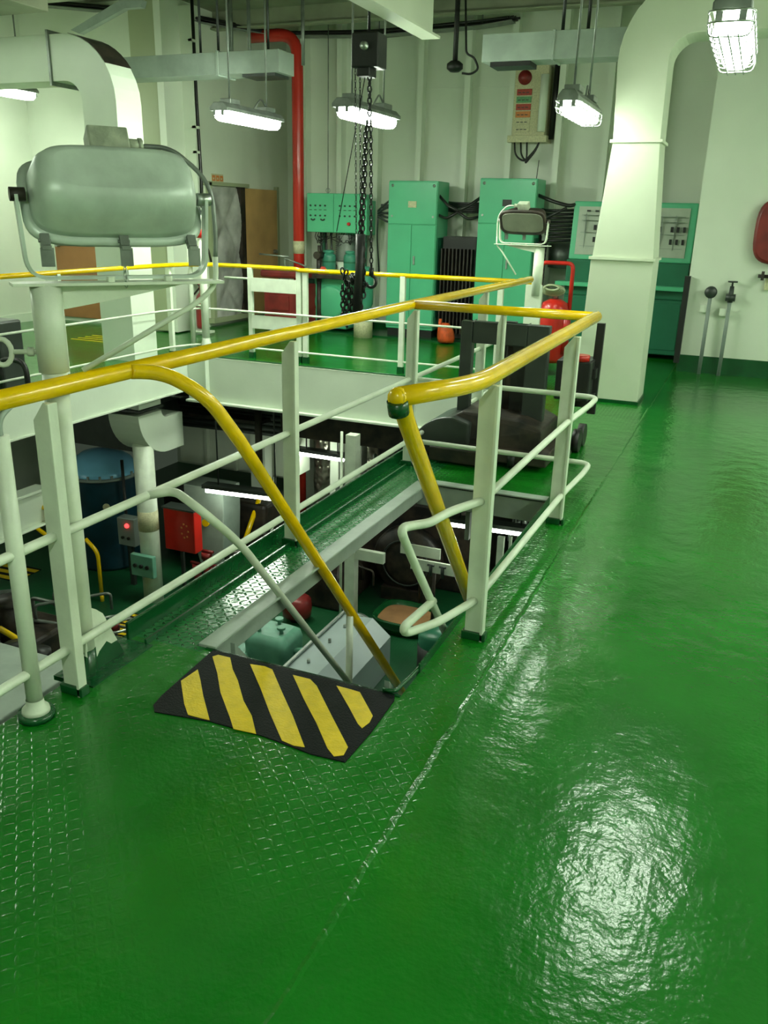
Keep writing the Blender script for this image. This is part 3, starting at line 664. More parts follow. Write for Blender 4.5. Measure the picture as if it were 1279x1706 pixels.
g = thing('hanging_cable', (-3.4, 10.5, 3.4), 'black cable drop with a junction and loop hanging beside the crane beam', 'cable')
p0 = YP(763, 0, 10.0); p1 = YP(758, 110, 10.0)
cyl((p1.x, 10.0, CZ), p1, .028).build('pipe', 'black', g)
MB().lathe([(0, .06), (.05, .05), (.09, .02), (.09, -.03), (.05, -.06), (0, -.06)], p1).build('junction', 'black', g)
tube(fil([YP(776, 0, 10), YP(777, 90, 10), YP(790, 95, 10), YP(798, 115, 10), YP(785, 124, 10), YP(770, 122, 10)], .12), .012).build('loop', 'black', g)

# ================================================================== RED PIPE
g = thing('red_pipe', (-6.02, 11.1, 0), 'tall red fire main pipe bending at the top, in front of the ribbed bulkhead', 'pipe')
tube(fil([(-6.75, 11.1, 3.82), (-6.03, 11.1, 3.82), (-6.03, 11.1, 2.6), (-6.03, 11.1, LZ)], .28, 8), .078, n=18).build('pipe', 'pipered', g)
cyl((-6.03, 11.1, 1.05), (-6.03, 11.1, 1.22), .082, n=18).build('label_band', 'label', g)
# safety sign
s_ = XP(352, 289, -7.2); e_ = XP(372, 305, -7.2)
q = MB(); q.bb(-7.2, -7.192, s_.y, e_.y, e_.z, s_.z)
for i in range(3):
    w_ = (e_.y-s_.y)/3
    q.bb(-7.192, -7.190, s_.y+w_*i+.01, s_.y+w_*(i+1)-.01, e_.z+.02, s_.z-.02, 1)
    q.bb(-7.190, -7.188, s_.y+w_*i+.03, s_.y+w_*(i+.6), e_.z+.04, s_.z-.05, 2)
tag(q.build('safety_sign', ['label', 'lorange', 'label']), 'small orange and white pictogram sign above the quilted doorway', 'sign')

# ================================================================== CABINETS
def knob(mb, c, r=.018, l=.02): mb.cyl(c, V(c)+V((0, -l, 0)), r, r*.8, n=8)
def tall_cabinet(name, x0, x1, top, label, plate, vent=None):
    g = thing(name, ((x0+x1)/2, 11.0, .0), label, 'cabinet')
    bb(x0, x1, 11.0, 11.45, .12, top).build('body', 'cab', g, .012)
    sp_ = top-.54
    bb(x0+.006, x1-.01, 10.985, 11.0, sp_+.004, top-.02).build('upper_panel', 'cab', g, .004)
    m_ = (x0+x1)/2
    for a, b_, hx in ((x0+.006, m_-.003, m_-.02), (m_+.003, x1-.01, m_+.05)):
        dd = bb(a, b_, 10.985, 11.0, .16, sp_-.008).build('door', 'cab', g, .004)
        if hx > m_: bb(hx-.012, hx+.012, 10.965, 10.985, .98, 1.09).build('handle', 'steel', dd, .003)
    bb(m_-.055, m_+.06, 10.975, 10.985, top-.33, top-.25).build('nameplate', plate, g)
    q = MB()
    for x in (x0+.06, x1-.05):
        q.lathe([(.0, .02), (.02, .016), (.022, 0)], (x, 11.0, top-.06), ax=(0, -1, 0), n=8)
        q.cyl((x, 10.985, sp_+.1), (x, 10.975, sp_+.1), .014, n=8)
    q.build('fastener', 'steel', g)
    bb(x0+.02, x1-.02, 11.02, 11.43, 0, .12).build('plinth', 'black', g)
    bb(x1-.002, x1+.012, 11.05, 11.4, .3, top-.7).build('side_louvre', 'cabd', g)
    return g
tall_cabinet('switch_cabinet', -4.62, -3.93, 2.03, 'tall green switch cabinet, left of the pair, with a tan nameplate', 'label')
tall_cabinet('switch_cabinet', -3.37, -2.63, 2.07, 'tall green switch cabinet behind the front-facing floodlight, with a black nameplate', 'black')
bbx = bb(-9, -9, 0, 0, 0, 0)
struct(bb(-5.6, -2.4, 10.85, 11.5, 0, .02), 'trim_16', 'kerb', 'raised green seat under the cabinets')
g = thing('heat_sink_unit', (-3.63, 11.2, 0), 'black ribbed radiator unit in the gap between the two tall green cabinets', 'radiator')
bb(-3.88, -3.42, 11.15, 11.5, .03, 1.35).build('body', 'black', g)
q = MB()
for i in range(9): q.bb(-3.87+i*.052, -3.855+i*.052, 11.05, 11.15, .1, 1.2)
q.build('fins', 'grime', g)
# small cabinet with knobs
g = thing('control_cabinet', (-5.44, 11.3, 1.35), 'small green control cabinet with rows of knobs and one red button', 'cabinet')
X0, X1, Z0, Z1 = -5.85, -5.02, 1.35, 1.86
bb(X0, X1, 11.02, 11.35, Z0, Z1).build('body', 'cab', g, .008)
bb(X1-.27, X1+.04, 11.1, 11.4, Z0-.02, Z1-.08).build('side_box', 'cab', g, .006)
dl = bb(X0+.005, -5.44, 11.005, 11.02, Z0+.005, Z1-.005).build('door', 'cab', g, .003)
dr2 = bb(-5.434, X1-.005, 11.005, 11.02, Z0+.005, Z1-.005).build('door', 'cab', g, .003)
for i in range(4):
    for j, z in enumerate((1.70, 1.64, 1.58)):
        for xx, par in ((-5.79+i*.075, dl), (-5.34+i*.075, dr2)):
            q = MB()
            if j == 1: q.bb(xx-.018, xx+.018, 10.998, 11.005, z, z+.008)
            else: knob(q, (xx, 11.005, z+(.0 if j == 0 else -.01)), .013, .018)
            q.build('knob' if j != 1 else 'label_strip', 'dkgrey', par)
for x in (-5.75, -5.60): MB().tube([(x+.035*math.cos(a*PI/6), 10.995, 1.54+.03*math.sin(a*PI/6)) for a in range(-5, 0)], .010, n=6).build('meter', 'dkgrey', dl)
q = MB(); knob(q, (-5.20, 11.005, 1.47), .026, .03); q.build('red_button', 'red', dr2)
cyl((-5.62, 11.2, 1.86), (-5.62, 11.2, 4.0), .006, n=6).build('suspension_wire', 'galv', g)
MB().tube([(-5.62+.03*math.cos(a*PI/6), 11.2, 1.90+.03*math.sin(a*PI/6)) for a in range(12)], .007, n=6, closed=True).build('lifting_eye', 'steel', g)
for x in (-5.75, -5.1): bb(x-.02, x+.02, 11.32, 11.36, 0, 1.36).build('leg', 'cabd', g)
# plant beneath it
g = thing('water_unit', (-5.4, 11.2, 0), 'green tank unit with a round inspection cover below the small control cabinet', 'tank')
bb(-5.72, -5.2, 10.95, 11.4, .05, .76).build('body', 'cab', g, .03)
MB().lathe([(0, .05), (.20, .05), (.235, .03), (.24, 0)], (-5.45, 10.95, .42), ax=(0, -1, 0), n=32).build('round_cover', 'cab', g)
bb(-5.9, -5.74, 11.0, 11.4, .03, .72).build('side_frame', 'cabd', g, .01)
def bottle(x, y, z0, z1, r, label, m='teal'):
    g = thing('pressure_bottle', (x, y, z0), label, 'bottle', 'green pressure bottles by the control cabinet')
    h = z1-z0
    MB().lathe([(0, 0), (r*.7, .0), (r, h*.12), (r, h*.72), (r*.95, h*.8), (r*.6, h*.88), (0, h*.9)], (x, y, z0), n=20).build('shell', m, g)
    MB().lathe([(r*.62, h*.86), (r*.75, h*.9), (r*.75, h*.97), (r*.5, h), (0, h)], (x, y, z0), n=16).build('cap', m, g)
    MB().lathe([(r*1.03, h*.48), (r*1.03, h*.55)], (x, y, z0), n=20).build('strap', 'cabd', g)
bottle(-5.53, 11.05, .80, 1.12, .10, 'green bottle standing at the left on the brown bench')
bottle(-5.20, 11.05, .80, 1.12, .09, 'green bottle on the brown bench, half hidden by chains')
bottle(-4.85, 10.75, .38, .94, .13, 'larger green bottle standing on the cream bollard')
tag(bb(-5.75, -5.02, 10.8, 11.3, .745, .80).build('bench_top', 'grime', None, .004), 'brown bench top above the green tank unit', 'bench')
g = thing('bollard', (-4.85, 10.75, 0), 'cream cylindrical bollard under the larger green bottle', 'bollard')
cyl((-4.85, 10.75, 0), (-4.85, 10.75, .34), .13, n=24).build('drum', 'label', g)
MB().lathe([(.14, 0), (.145, .02), (.10, .045), (0, .045)], (-4.85, 10.75, .335)).build('lid', 'rail', g)
g = thing('corrugated_silencer', (-5.35, 11.3, .95), 'grey ribbed cylinder under the small control cabinet', 'cylinder')
q = MB(); prof = []
for i in range(26): prof.append((.155 if i % 2 else .14, i*.014))
q.lathe([(0, 0)]+prof+[(0, .36)], (-5.33, 11.2, .97), n=24); q.build('ribbed_shell', 'galv', g)
cyl((-5.33, 11.2, .79), (-5.33, 11.2, .98), .13).build('base', 'wall', g)
g = thing('loose_wiring', (-5.3, 11.05, 1.3), 'tangle of thin black wires hanging under the small control cabinet', 'wires')
q = MB()
for i in range(16):
    x = -5.75+i*.045; q.tube(fil([(x, 11.1, 1.36), (x+random.uniform(-.05, .05), 11.04, 1.28), (x+random.uniform(-.15, .15), 11.04, 1.2+random.uniform(-.04, .06)), (x+random.uniform(-.2, .2), 11.1, 1.30)], .03, 3), .005, n=5)
for x in (-5.68, -5.6, -5.52): q.tube([(x, 11.1, 1.36), (x+.02, 11.08, 1.1), (x+.08, 11.1, .9)], .014, n=6)
q.build('wires', 'cable', g)
cl = YP(538, 466, 10.9)
tag(MB().loft([[V((cl.x+(.085+.012*math.sin(3*a))*math.cos(a)*s1, 10.9+.06*math.sin(a)*s1, .801+.10*h_)) for a in [i*PI/8 for i in range(16)]] for s1, h_ in ((1, 0), (.95, .3), (.6, .65), (.3, 1.0))]).build('cloth', 'pink'), 'bright red cloth lying on the brown bench', 'cloth')
# bag at ledge
g = thing('rag_bag', (-3.66, 10.8, .02), 'orange plastic bag of rags on the deck before the gap between tall cabinets', 'bag')
q = MB(); c = V((-3.66, 10.78, .02)); rings = []
for h_, s1 in ((0, .95), (.06, 1.05), (.14, .95), (.2, .7), (.25, .4)):
    rings.append([c+V(((.11+.02*math.sin(3*a))*s1*math.cos(a)-.03*h_*5*.3, .08*s1*math.sin(a), h_)) for a in [i*PI/8 for i in range(16)]])
q.loft(rings); q.build('bag', 'orange', g)
cyl((-3.76, 10.78, .1), (-3.74, 10.78, .32), .02).build('twisted_neck', 'orange', g)

# cables between cabinets
g = thing('cable_bundle', (-3.65, 11.3, 1.7), 'thick black cables slung between the two tall green cabinets', 'cable')
q = MB()
for i in range(6):
    z = 1.66+i*.022; q.tube(fil([(-4.0, 11.5, z+.02), (-3.8, 11.35, z), (-3.5, 11.35, z), (-3.3, 11.5, z+.02)], .1), .014, n=6)
for s1 in (-1, 1):
    x = -3.65; q.tube(fil([(x+s1*.3, 11.1, 1.86), (x+s1*.12, 11.0, 1.72), (x, 11.0, 1.68)], .06), .02, n=8); q.tube(fil([(x+s1*.3, 11.1, 1.62), (x+s1*.15, 11.0, 1.57), (x, 11.0, 1.66)], .06), .018, n=8)
q.build('cables', 'cable', g)
g = thing('cable_bundle', (-4.8, 11.4, 1.7), 'curved grey cables entering the left tall cabinet from its left side', 'cable')
q = MB()
for i in range(3): q.tube(fil([(-4.60, 11.2, 1.84-i*.10), (-4.78, 11.2, 1.72-i*.05), (-4.9, 11.25, 1.63-i*.02), (-4.72, 11.25, 1.62-i*.06), (-4.60, 11.2, 1.60-i*.02)], .06), .014, n=6)
q.bb(-4.86, -4.62, 11.3, 11.35, 1.68, 1.74)
q.tube(fil([(-4.9, 11.3, 1.58), (-4.95, 11.4, 1.3), (-4.95, 11.5, .8)], .1), .012, n=6)
q.build('cables', 'dkgrey', g)
g = thing('cable_bundle', (-2.35, 11.3, 1.6), 'coil of black cables between the right tall cabinet and the mimic board', 'cable')
q = MB()
for i in range(9):
    z = 1.36+i*.045; q.tube(fil([(-2.66, 11.35, z), (-2.50, 11.2+.02*(i % 3), z-.02), (-2.28, 11.2+.02*(i % 3), z-.01), (-2.1, 11.35, z)], .1), .018, n=6)
q.tube(fil([(-2.64, 11.1, 1.88), (-2.40, 11.02, 1.80), (-2.22, 11.02, 1.76), (-2.16, 11.1, 1.78)], .08), .022, n=8)
q.tube(fil([(-2.64, 11.1, 1.56), (-2.4, 11.02, 1.66), (-2.25, 11.02, 1.74)], .08), .016, n=8)
for i in range(5): q.tube([(-2.60+i*.02, 11.25, 1.45), (-2.61+i*.022, 11.22, .9), (-2.62+i*.02, 11.25, .3)], .016, n=6)
for i in range(14): q.bb(-2.62, -2.50, 11.16, 11.2, 1.3-i*.06, 1.32-i*.06)
q.build('cables', 'cable', g)
tag(cyl((-2.38, 11.6, 1.0), (-2.38, 11.6, 1.3), .17, n=24).build('vent_cowl', 'galv'), 'grey round vent on the bulkhead below the coiled cables', 'vent')

# mimic board console
g = thing('mimic_console', (-1.5, 11.1, 0), 'green switchboard console with pale mimic panels, behind the big air duct', 'console')
MX0, MX1 = -2.17, -.72
def tilt_board(x0, x1, z0, z1, y0, y1, dy=-.02, th=.06, mb=None):
    mb = mb or MB(); a = y0+dy; b_ = y1+dy
    mb.prism([(x0, a, z0), (x0, b_, z1), (x0, b_+th, z1), (x0, a+th, z0)], (x1-x0, 0, 0)); return mb
q = tilt_board(MX0, MX1, 1.14, 1.82, 11.0, 11.08, 0, .30); q.build('upper_case', 'cab', g, .015)
for a, b_ in ((MX0+.07, -1.47), (-1.40, MX1-.08)): tilt_board(a, b_, 1.20, 1.76, 11.007, 11.073, -.012, .012).build('mimic_panel', 'panel', g)
q = MB(); q2 = MB()
for x in [MX0+.22+i*.07 for i in range(7)] + [-1.33+i*.07 for i in range(8)]:
    for z in (1.52, 1.38):
        if (x*100) % 3 > .1: q.bb(x-.014, x+.014, 10.995, 11.04, z-.03, z+.03)
for z in (1.66, 1.46, 1.30, 1.60): q2.bb(MX0+.12, -1.5, 11.0, 11.03, z, z+.004); q2.bb(-1.36, MX1-.12, 11.0, 11.03, z, z+.004)
for x in (-2.0, -1.8, -1.3, -1.1, -.95): q2.bb(x, x+.004, 11.0, 11.03, 1.28, 1.68)
for x in (-2.0, -1.9, -1.8): q.bb(x, x+.04, 11.03, 11.055, 1.70, 1.72)
q.build('switches', 'black', g); q2.build('mimic_lines', 'grey', g)
bb(MX0, MX1, 10.92, 11.4, .72, 1.14).build('middle_case', 'cabd', g, .01)
bb(MX0-.1, MX1-.02, 10.80, 11.0, .83, .88).build('ledge', 'cab', g, .006)
bb(MX0, MX1-.02, 10.94, 11.4, .06, .72).build('lower_case', 'cabd', g, .01)
for a in (MX0+.02, MX0+.5, MX0+.97): bb(a, a+.44, 10.93, 10.945, .12, .68).build('door', 'cabd', g, .006)
tube(fil([(MX1+.03, 10.9, 1.80), (MX1+.03, 10.9, 0)], .02), .012).cyl((MX1+.03, 10.9, 1.80), (MX1+.03, 10.9, 1.84), .02).build('conduit', 'wallolive', g)
tag(bb(-.70, -.64, 10.13, 10.2, .1, 1.05).build('edge_strip', 'black', None), 'dark rubber strip on the corner beside the mimic console', 'strip')

# ================================================================== panel box on wall above right cabinet
g = thing('valve_control_box', (-2.8, 11.5, 2.6), 'wall box with coloured labels and a red gauge under the right air duct', 'control box')
a = YP(868, 110, 11.55); b_ = YP(905, 232, 11.55)
bb(a.x-.05, b_.x+.02, 11.5, 11.75, b_.z, a.z).build('case', 'label', g, .01)
bb(a.x-.09, b_.x+.06, 11.46, 11.75, b_.z-.04, b_.z+.04).build('base_rail', 'label', g, .004)
cols = ['lred', 'lgreen', 'lred', 'lorange', 'label', 'label']
for i, c_ in enumerate(cols):
    z = a.z-.27-i*.085; bb(a.x-.01, a.x+.18, 11.488, 11.50, z-.07, z).build('colour_label', c_, g)
    q = MB()
    for j in range(3): q.bb(a.x+.01+j*.05, a.x+.045+j*.05, 11.484, 11.49, z-.045, z-.035)
    q.build('lettering', 'dkgrey', g)
MB().lathe([(0, .06), (.05, .06), (.055, .02), (.085, .02), (.085, 0)], (a.x+.08, 11.5, a.z-.14), ax=(0, -1, 0)).build('gauge', 'dred', g)
cyl((b_.x-.01, 11.44, b_.z+.08), (b_.x-.01, 11.44, a.z-.12), .05).build('cylinder', 'wall', g)
q = MB(); 
for i, (x0_, zz) in enumerate(((.0, -.28), (.08, -.26), (.16, -.3))): q.tube(fil([(a.x+x0_, 11.5, b_.z-.02), (a.x+x0_+.02, 11.48, b_.z+zz*.7), (a.x+.16, 11.48, b_.z+zz), (a.x+.30, 11.5, b_.z+zz*.4), (a.x+.33, 11.55, b_.z+.05)], .1), .012, n=6)
q.tube([(b_.x+.09, 11.6, b_.z), (b_.x+.10, 11.6, a.z+.2)], .035, n=8); q.tube([(b_.x-.02, 11.5, b_.z-.25), (b_.x-.06, 11.6, 2.07)], .005, n=5)
q.build('cables', 'cable', g)
# valves on the right wall
for i, (tx, bx, lab) in enumerate(((1184, 1165, 'grey pipe with a round gauge on top, against the right bulkhead'), (1217, 1197, 'grey pipe with a handwheel valve on top, right of the gauge pipe'))):
    tp = YP(tx, 490 if i == 0 else 496, 10.12)
    g = thing('deck_pipe', (tp.x, 10.12, 0), lab, 'pipe')
    cyl((tp.x, 10.12, 0), (tp.x, 10.12, tp.z), .02).build('pipe', 'grey', g)
    bb(tp.x-.09, tp.x-.0, 10.13, 10.2, tp.z-.20, tp.z-.12).build('bracket', 'wall', g)
    if i == 0: MB().lathe([(0, .02), (.055, .02), (.065, 0), (.065, -.03), (0, -.03)], (tp.x, 10.10, tp.z+.02), ax=(0, -1, 0)).build('gauge', 'dkgrey', g)
    else:
        q = MB(); q.cyl((tp.x, 10.12, tp.z-.05), (tp.x, 10.12, tp.z+.12), .03, .022); q.cyl((tp.x-.05, 10.12, tp.z), (tp.x+.05, 10.12, tp.z), .04)
        q.cyl((tp.x, 10.12, tp.z+.12), (tp.x, 10.12, tp.z+.17), .01); q.cyl((tp.x, 10.12, tp.z+.16), (tp.x, 10.12, tp.z+.175), .05); q.build('valve', 'dkgrey', g)
g = thing('hose_box', (.08, 10.1, 1.2), 'rounded red box on the right bulkhead, cut by the right edge of the photo', 'hose box')
a = YP(1257, 385, 10.1); q = MB(); rings = []
for dy, s1 in ((0, .92), (-.04, 1), (-.10, 1), (-.14, .9)):
    rings.append([V((a.x+.28+math.copysign(abs(math.cos(t_))**.6, math.cos(t_))*.28*s1, 10.2+dy, a.z+math.copysign(abs(math.sin(t_))**.6, math.sin(t_))*.33*s1)) for t_ in [i*PI/16 for i in range(32)]])
q.loft(rings); q.build('case', 'dred', g)
g = thing('wall_valve', (-.02, 10.1, .95), 'small brass valve with yellow tag below the red wall box', 'valve')
a = YP(1268, 460, 10.15); q = MB(); q.cyl((a.x-.03, 10.12, a.z), (a.x+.2, 10.12, a.z), .018); q.bb(a.x, a.x+.03, 10.08, 10.16, a.z-.04, a.z+.05); q.build('body', 'grime', g)
bb(a.x+.05, a.x+.2, 10.15, 10.2, a.z-.14, a.z-.02).build('tag', 'label', g)

# ================================================================== WHEELED EXTINGUISHER
g = thing('wheeled_extinguisher', (-1.75, 9.75, 0), 'large red wheeled fire extinguisher with a tubular frame, left of the big air duct', 'fire extinguisher')
ex_ = -1.78; ey_ = 9.2
a = YP(903, 437, 9.2); b_ = YP(956, 437, 9.2)
tube(fil([(a.x, 9.2, .25), (a.x, 9.2, a.z), (b_.x, 9.2, a.z), (b_.x, 9.2, .25)], .06), .022).build('frame', 'red', g)
cx = (a.x+b_.x)/2+.02
MB().lathe([(0, 0), (.13, .0), (.15, .05), (.15, .55), (.13, .62), (.06, .66), (0, .66)], (cx, 9.15, .15), n=24).build('cylinder', 'red', g)
cyl((b_.x+.0, 9.1, .25), (b_.x, 9.1, .70), .045).build('gas_cartridge', 'red', g)
q = MB()
for i in range(5): q.tube([(cx-.02+(.12-.012*i)*math.cos(t_*PI/8), 9.10-.02*i, .90+(.05-.006*i)*math.sin(t_*PI/8)+.008*i) for t_ in range(16)], .012, n=6, closed=True)
q.build('hose', 'wallolive', g)
q = MB(); q.cyl((cx, 9.15, .80), (cx, 9.15, .90), .03); q.cyl((a.x+.04, 9.12, .6), (a.x+.04, 9.12, .88), .02); q.tube(fil([(cx, 9.15, .88), (a.x+.05, 9.1, .95), (a.x+.03, 9.1, .7), (cx-.05, 9.1, .72)], .05), .010); q.build('valve', 'steel', g)
for x in (a.x-.03, b_.x+.03): cyl((x-.025, 9.25, .14), (x+.025, 9.25, .14), .14, n=24).build('wheel', 'black', g)
# small portable extinguisher at far left
g = thing('fire_extinguisher', (-7.05, 9.9, .1), 'small red extinguisher in a white wall bracket by the boxed pillar', 'fire extinguisher')
ec = YP(337, 520, 9.75)
MB().lathe([(0, 0), (.075, .01), (.08, .05), (.08, .38), (.06, .44), (.025, .48), (.025, .54), (0, .54)], (ec.x, 9.75, .08), n=20).build('cylinder', 'dred', g)
MB().lathe([(0, 0), (.03, 0), (.035, .05), (.02, .07), (0, .07)], (ec.x, 9.75, .62)).build('valve', 'red', g)
tube(fil([(ec.x, 9.7, .66), (ec.x+.1, 9.7, .6), (ec.x+.12, 9.7, .35), (ec.x+.10, 9.7, .2)], .05), .012).build('hose', 'black', g)
q = MB(); q.tube(fil([(ec.x-.12, 9.66, .05), (ec.x+.12, 9.66, .05), (ec.x+.12, 9.66, .40), (ec.x-.12, 9.66, .40)], .01, 2, True), .014, n=6, closed=True); q.bb(ec.x-.13, ec.x+.13, 9.66, 9.84, .03, .06); q.build('bracket', RW, g)
# hanging gear on that wall
g = thing('valve_cluster', (-7.0, 10.2, 1.0), 'cluster of small valves, pipes and hoses on the wall behind the far corner post', 'valves')
q = MB()
for i in range(6):
    p = YP(338+random.uniform(-10, 12), 390+i*14, 10.15); q.tube(fil([p, p+V((random.uniform(-.1, .1), -.04, -.1)), p+V((random.uniform(-.1, .1), 0, -.25))], .04, 3), .014, n=6); q.lathe([(0, 0), (.04, 0), (.04, .02), (0, .02)], p, ax=(.3, -1, .2), n=10)
q.build('pipes', 'grime', g)

# red tool chest behind the boards
g = thing('tool_chest', (-6.0, 11.3, 0), 'dark red tool chest with a lid behind the broad white guardrail boards', 'chest')
a = YP(440, 475, 10.6); b_ = YP(505, 540, 10.6)
bb(a.x, b_.x+.02, 10.6, 11.0, .12, .66).build('body', 'dred', g, .01)
bb(a.x-.04, b_.x+.04, 10.56, 11.02, .74, .84).build('lid', 'dred', g, .03)
bb(a.x+.1, a.x+.4, 10.585, 10.6, .3, .5).build('front_panel', 'dred', g, .004)
for x in (a.x+.06, b_.x-.06): bb(x-.03, x+.03, 10.65, 10.9, 0, .12).build('foot', 'black', g)
q = MB(); q.tube(fil([(a.x+.3, 10.7, .84), (a.x+.28, 10.7, 1.0), (a.x+.55, 10.72, .92), (b_.x, 10.7, .90)], .03), .012, n=6); q.bb(a.x+.15, a.x+.45, 10.62, 10.8, .84, .87); q.cyl((a.x-.12, 10.7, 1.04), (a.x+.35, 10.7, 1.02), .012, n=6); q.build('clamp', 'steel', g)
q = MB(); q.cyl((b_.x+.10, 10.9, .70), (b_.x+.10, 10.9, 1.05), .035); q.cyl((b_.x+.10, 10.82, 1.05), (b_.x+.10, 10.98, 1.05), .05); q.cyl((b_.x+.1, 10.9, 1.05), (b_.x+.1, 10.9, 1.18), .02); q.cyl((b_.x+.1, 10.9, 0), (b_.x+.1, 10.9, .72), .03)
tag(q.build('hydrant_valve', 'grime'), 'dark valve on a stem just right of the red pipe', 'valve')

# ================================================================== CHAIN HOIST
def chain(mb, p, q_, pitch=.045, r=.006, w_=.014):
    p = V(p); q_ = V(q_); n = max(1, int((q_-p).length/pitch)); z = (q_-p).normalized(); x = z.orthogonal().normalized(); y = z.cross(x)
    for i in range(n):
        c = p + z*(i+.5)*pitch; ax = x if i % 2 else y
        mb.tube([c + ax*w_*math.cos(a*PI/4) + z*pitch*.62*math.sin(a*PI/4) for a in range(8)], r, n=5, closed=True)
g = thing('chain_hoist', (-3.2, 7.2, 3.0), 'black chain hoist hanging from the deckhead over the opening, hook and long loops of chain', 'hoist')
def cp(x, y, Y=7.2): return YP(x, y, Y)
q = MB(); a = cp(594, 58); b_ = cp(637, 114); q.bb(a.x, b_.x, 7.1, 7.3, b_.z, a.z); a2 = cp(600, 112); q.bb(a2.x, a2.x+.12, 7.12, 7.28, a2.z-.08, a2.z+.1)
q.build('hoist_body', 'black', g, .012)
c = cp(616, 80); MB().lathe([(0, .03), (.03, .03), (.035, 0)], (c.x, 7.1, c.z), ax=(0, -1, 0)).build('cover_boss', 'steel', g)
q = MB(); c = cp(615, 55)
q.cyl(c, (c.x, c.y, CZ-.1), .012); q.box((c.x, c.y, 3.95), (.16, .2, .22))
for i in range(5): q.tube(fil([(c.x-.1+.05*i, 7.2, CZ-.05), (c.x-.05+.03*i, 7.15, 3.6), (c.x+.05*math.sin(i), 7.2, 3.35)], .1), .01, n=6)
q.build('suspension', 'black', g)
q = MB(); hk = cp(619, 452)
chain(q, cp(616, 114), cp(616, 200), .045, .008, .016); chain(q, cp(618, 200), hk)
chain(q, cp(612, 200), cp(604, 400), .045, .007, .016); chain(q, cp(610, 210), cp(598, 420), .045, .007, .016)
pl = [cp(606, 395), cp(590, 455), cp(572, 470)]
q.build('load_chain', 'chainm', g)
q = MB(); chain(q, cp(592, 112), cp(594, 400), .03, .003, .007); chain(q, cp(600, 112), cp(601, 420), .03, .003, .007); q.tube([cp(611, 114), cp(590, 230), cp(561, 386)], .004, n=5)
q.build('hand_chain', 'chainm', g)
q = MB(); z = hk; q.cyl(z+V((0, 0, .03)), z-V((0, 0, .04)), .022)
q.tube([z + V((.0+.05*math.sin(a), 0, -.09+.05*math.cos(a))) for a in [i*.45 for i in range(11)]], .014, n=8); q.build('hook', 'black', g)
q = MB()
for x, y0_, y1_ in ((571, 475, 532), (581, 470, 540), (577, 480, 545), (586, 480, 520), (605, 400, 500), (600, 440, 520)): chain(q, cp(x, y0_), cp(x+1, y1_), .05, .009, .02)
for i in range(14):
    c = cp(572+random.uniform(0, 32), 462+random.uniform(0, 12)); dd = V((random.uniform(-1, 1), random.uniform(-1, 1), random.uniform(-1, 1))).normalized(); chain(q, c, c+dd*.12, .05, .008, .018)
q.build('slack_chain', 'chainm', g)
a = cp(590, 390); b_ = cp(600, 530)
q = MB(); q.tube([cp(601, 390), cp(600, 450), cp(594, 535)], .045, n=10); q.build('chain_bag', 'black', g)

# ================================================================== STACKER MACHINE by the hatch
g = thing('stacker_trolley', (-1.5, 6.0, 0), 'black and dark grey steel lifting trolley standing at the far side of the stair hatch', 'trolley')
a = YP(771, 530, 5.75); b_ = YP(918, 545, 5.75)
q = MB(); x0_, x1_ = a.x, b_.x
q.bb(x0_, x0_+.085, 5.72, 5.80, .22, .93); q.bb(x1_-.15, x1_, 5.72, 5.80, .22, .93); q.bb(x0_+.085, x1_-.15, 5.725, 5.80, .78, .93)
q.build('mast', 'dkgrey', g, .008)
q = MB(); q.bb(x0_+.28, x0_+.36, 5.83, 5.9, .2, .93); q.bb(x1_-.27, x1_-.17, 5.83, 5.9, .2, .85); q.build('inner_mast', 'black', g, .004)
q = MB(); q.cyl((-1.5, 5.84, .2), (-1.5, 5.84, .9), .025); q.build('lift_ram', 'grime', g)
MB().prism([(x0_-.02, 5.50, .10), (x0_-.02, 5.50, .26), (x0_+.1, 5.55, .33), (x1_-.1, 5.55, .31), (x1_+.05, 5.50, .26), (x1_+.05, 5.50, .10)], (0, .55, 0)).build('chassis', 'grime', g, .015)
fx0 = x0_+.06; q = MB(); q.prism([(fx0+.12, 5.45, .02), (fx0-.30, 5.45, .02)] + [(fx0-.30*math.cos(a*PI/20), 5.45, .03+.27*math.sin(a*PI/20)) for a in range(1, 11)] + [(fx0+.12, 5.45, .27)], (0, .42, 0))
q.build('fender', 'dkgrey', g, .015)
bb(x0_-.05, x0_+.35, 5.3, 5.9, .02, .12).build('base_plate', 'grime', g, .01)
bb(x1_-.35, x1_+.12, 5.4, 6.2, .04, .12).build('outrigger', 'grime', g, .01)
c = YP(897, 600, 6.1)
bb(x1_+.02, x1_+.26, 5.95, 6.25, .40, .68).build('power_box', 'black', g, .01)
q = MB(); fb = YP(1000, 545, 6.15); q.prism([(fb.x-.03, 6.13, .28), (fb.x+.03, 6.13, .28), (fb.x+.035, 6.13, .93), (fb.x-.02, 6.13, .93)], (0, .04, 0)); q.bb(fb.x-.16, fb.x+.02, 6.05, 6.2, .55, .62); q.bb(fb.x-.16, fb.x+.02, 6.05, 6.2, .34, .44)
q.build('fork', 'black', g, .003)
q = MB()
for yy in (6.08, 6.28): q.cyl((-.99, yy, .085), (-1.04, yy, .085), .085, n=24)
q.build('wheel', 'black', g)
cyl((-1.35, 5.45, .06), (-1.30, 5.45, .06), .06, n=20).build('wheel', 'black', g)
bb(x1_+.13, x1_+.17, 5.9, 5.95, .04, .42).build('rusty_stay', 'sand', g)
cyl((x1_+.18, 6.0, .68), (x1_+.18, 6.0, .72), .06).build('cap', 'red', g)
g = thing('floor_grating', (-7.6, 8.7, 0), 'small yellow-striped floor patch before the brown door on the left platform', 'floor marking')
for i in range(4): bb(-7.95, -7.25, 8.5+i*.13, 8.53+i*.13, .001, .006).build('yellow_bar', 'maty', g)
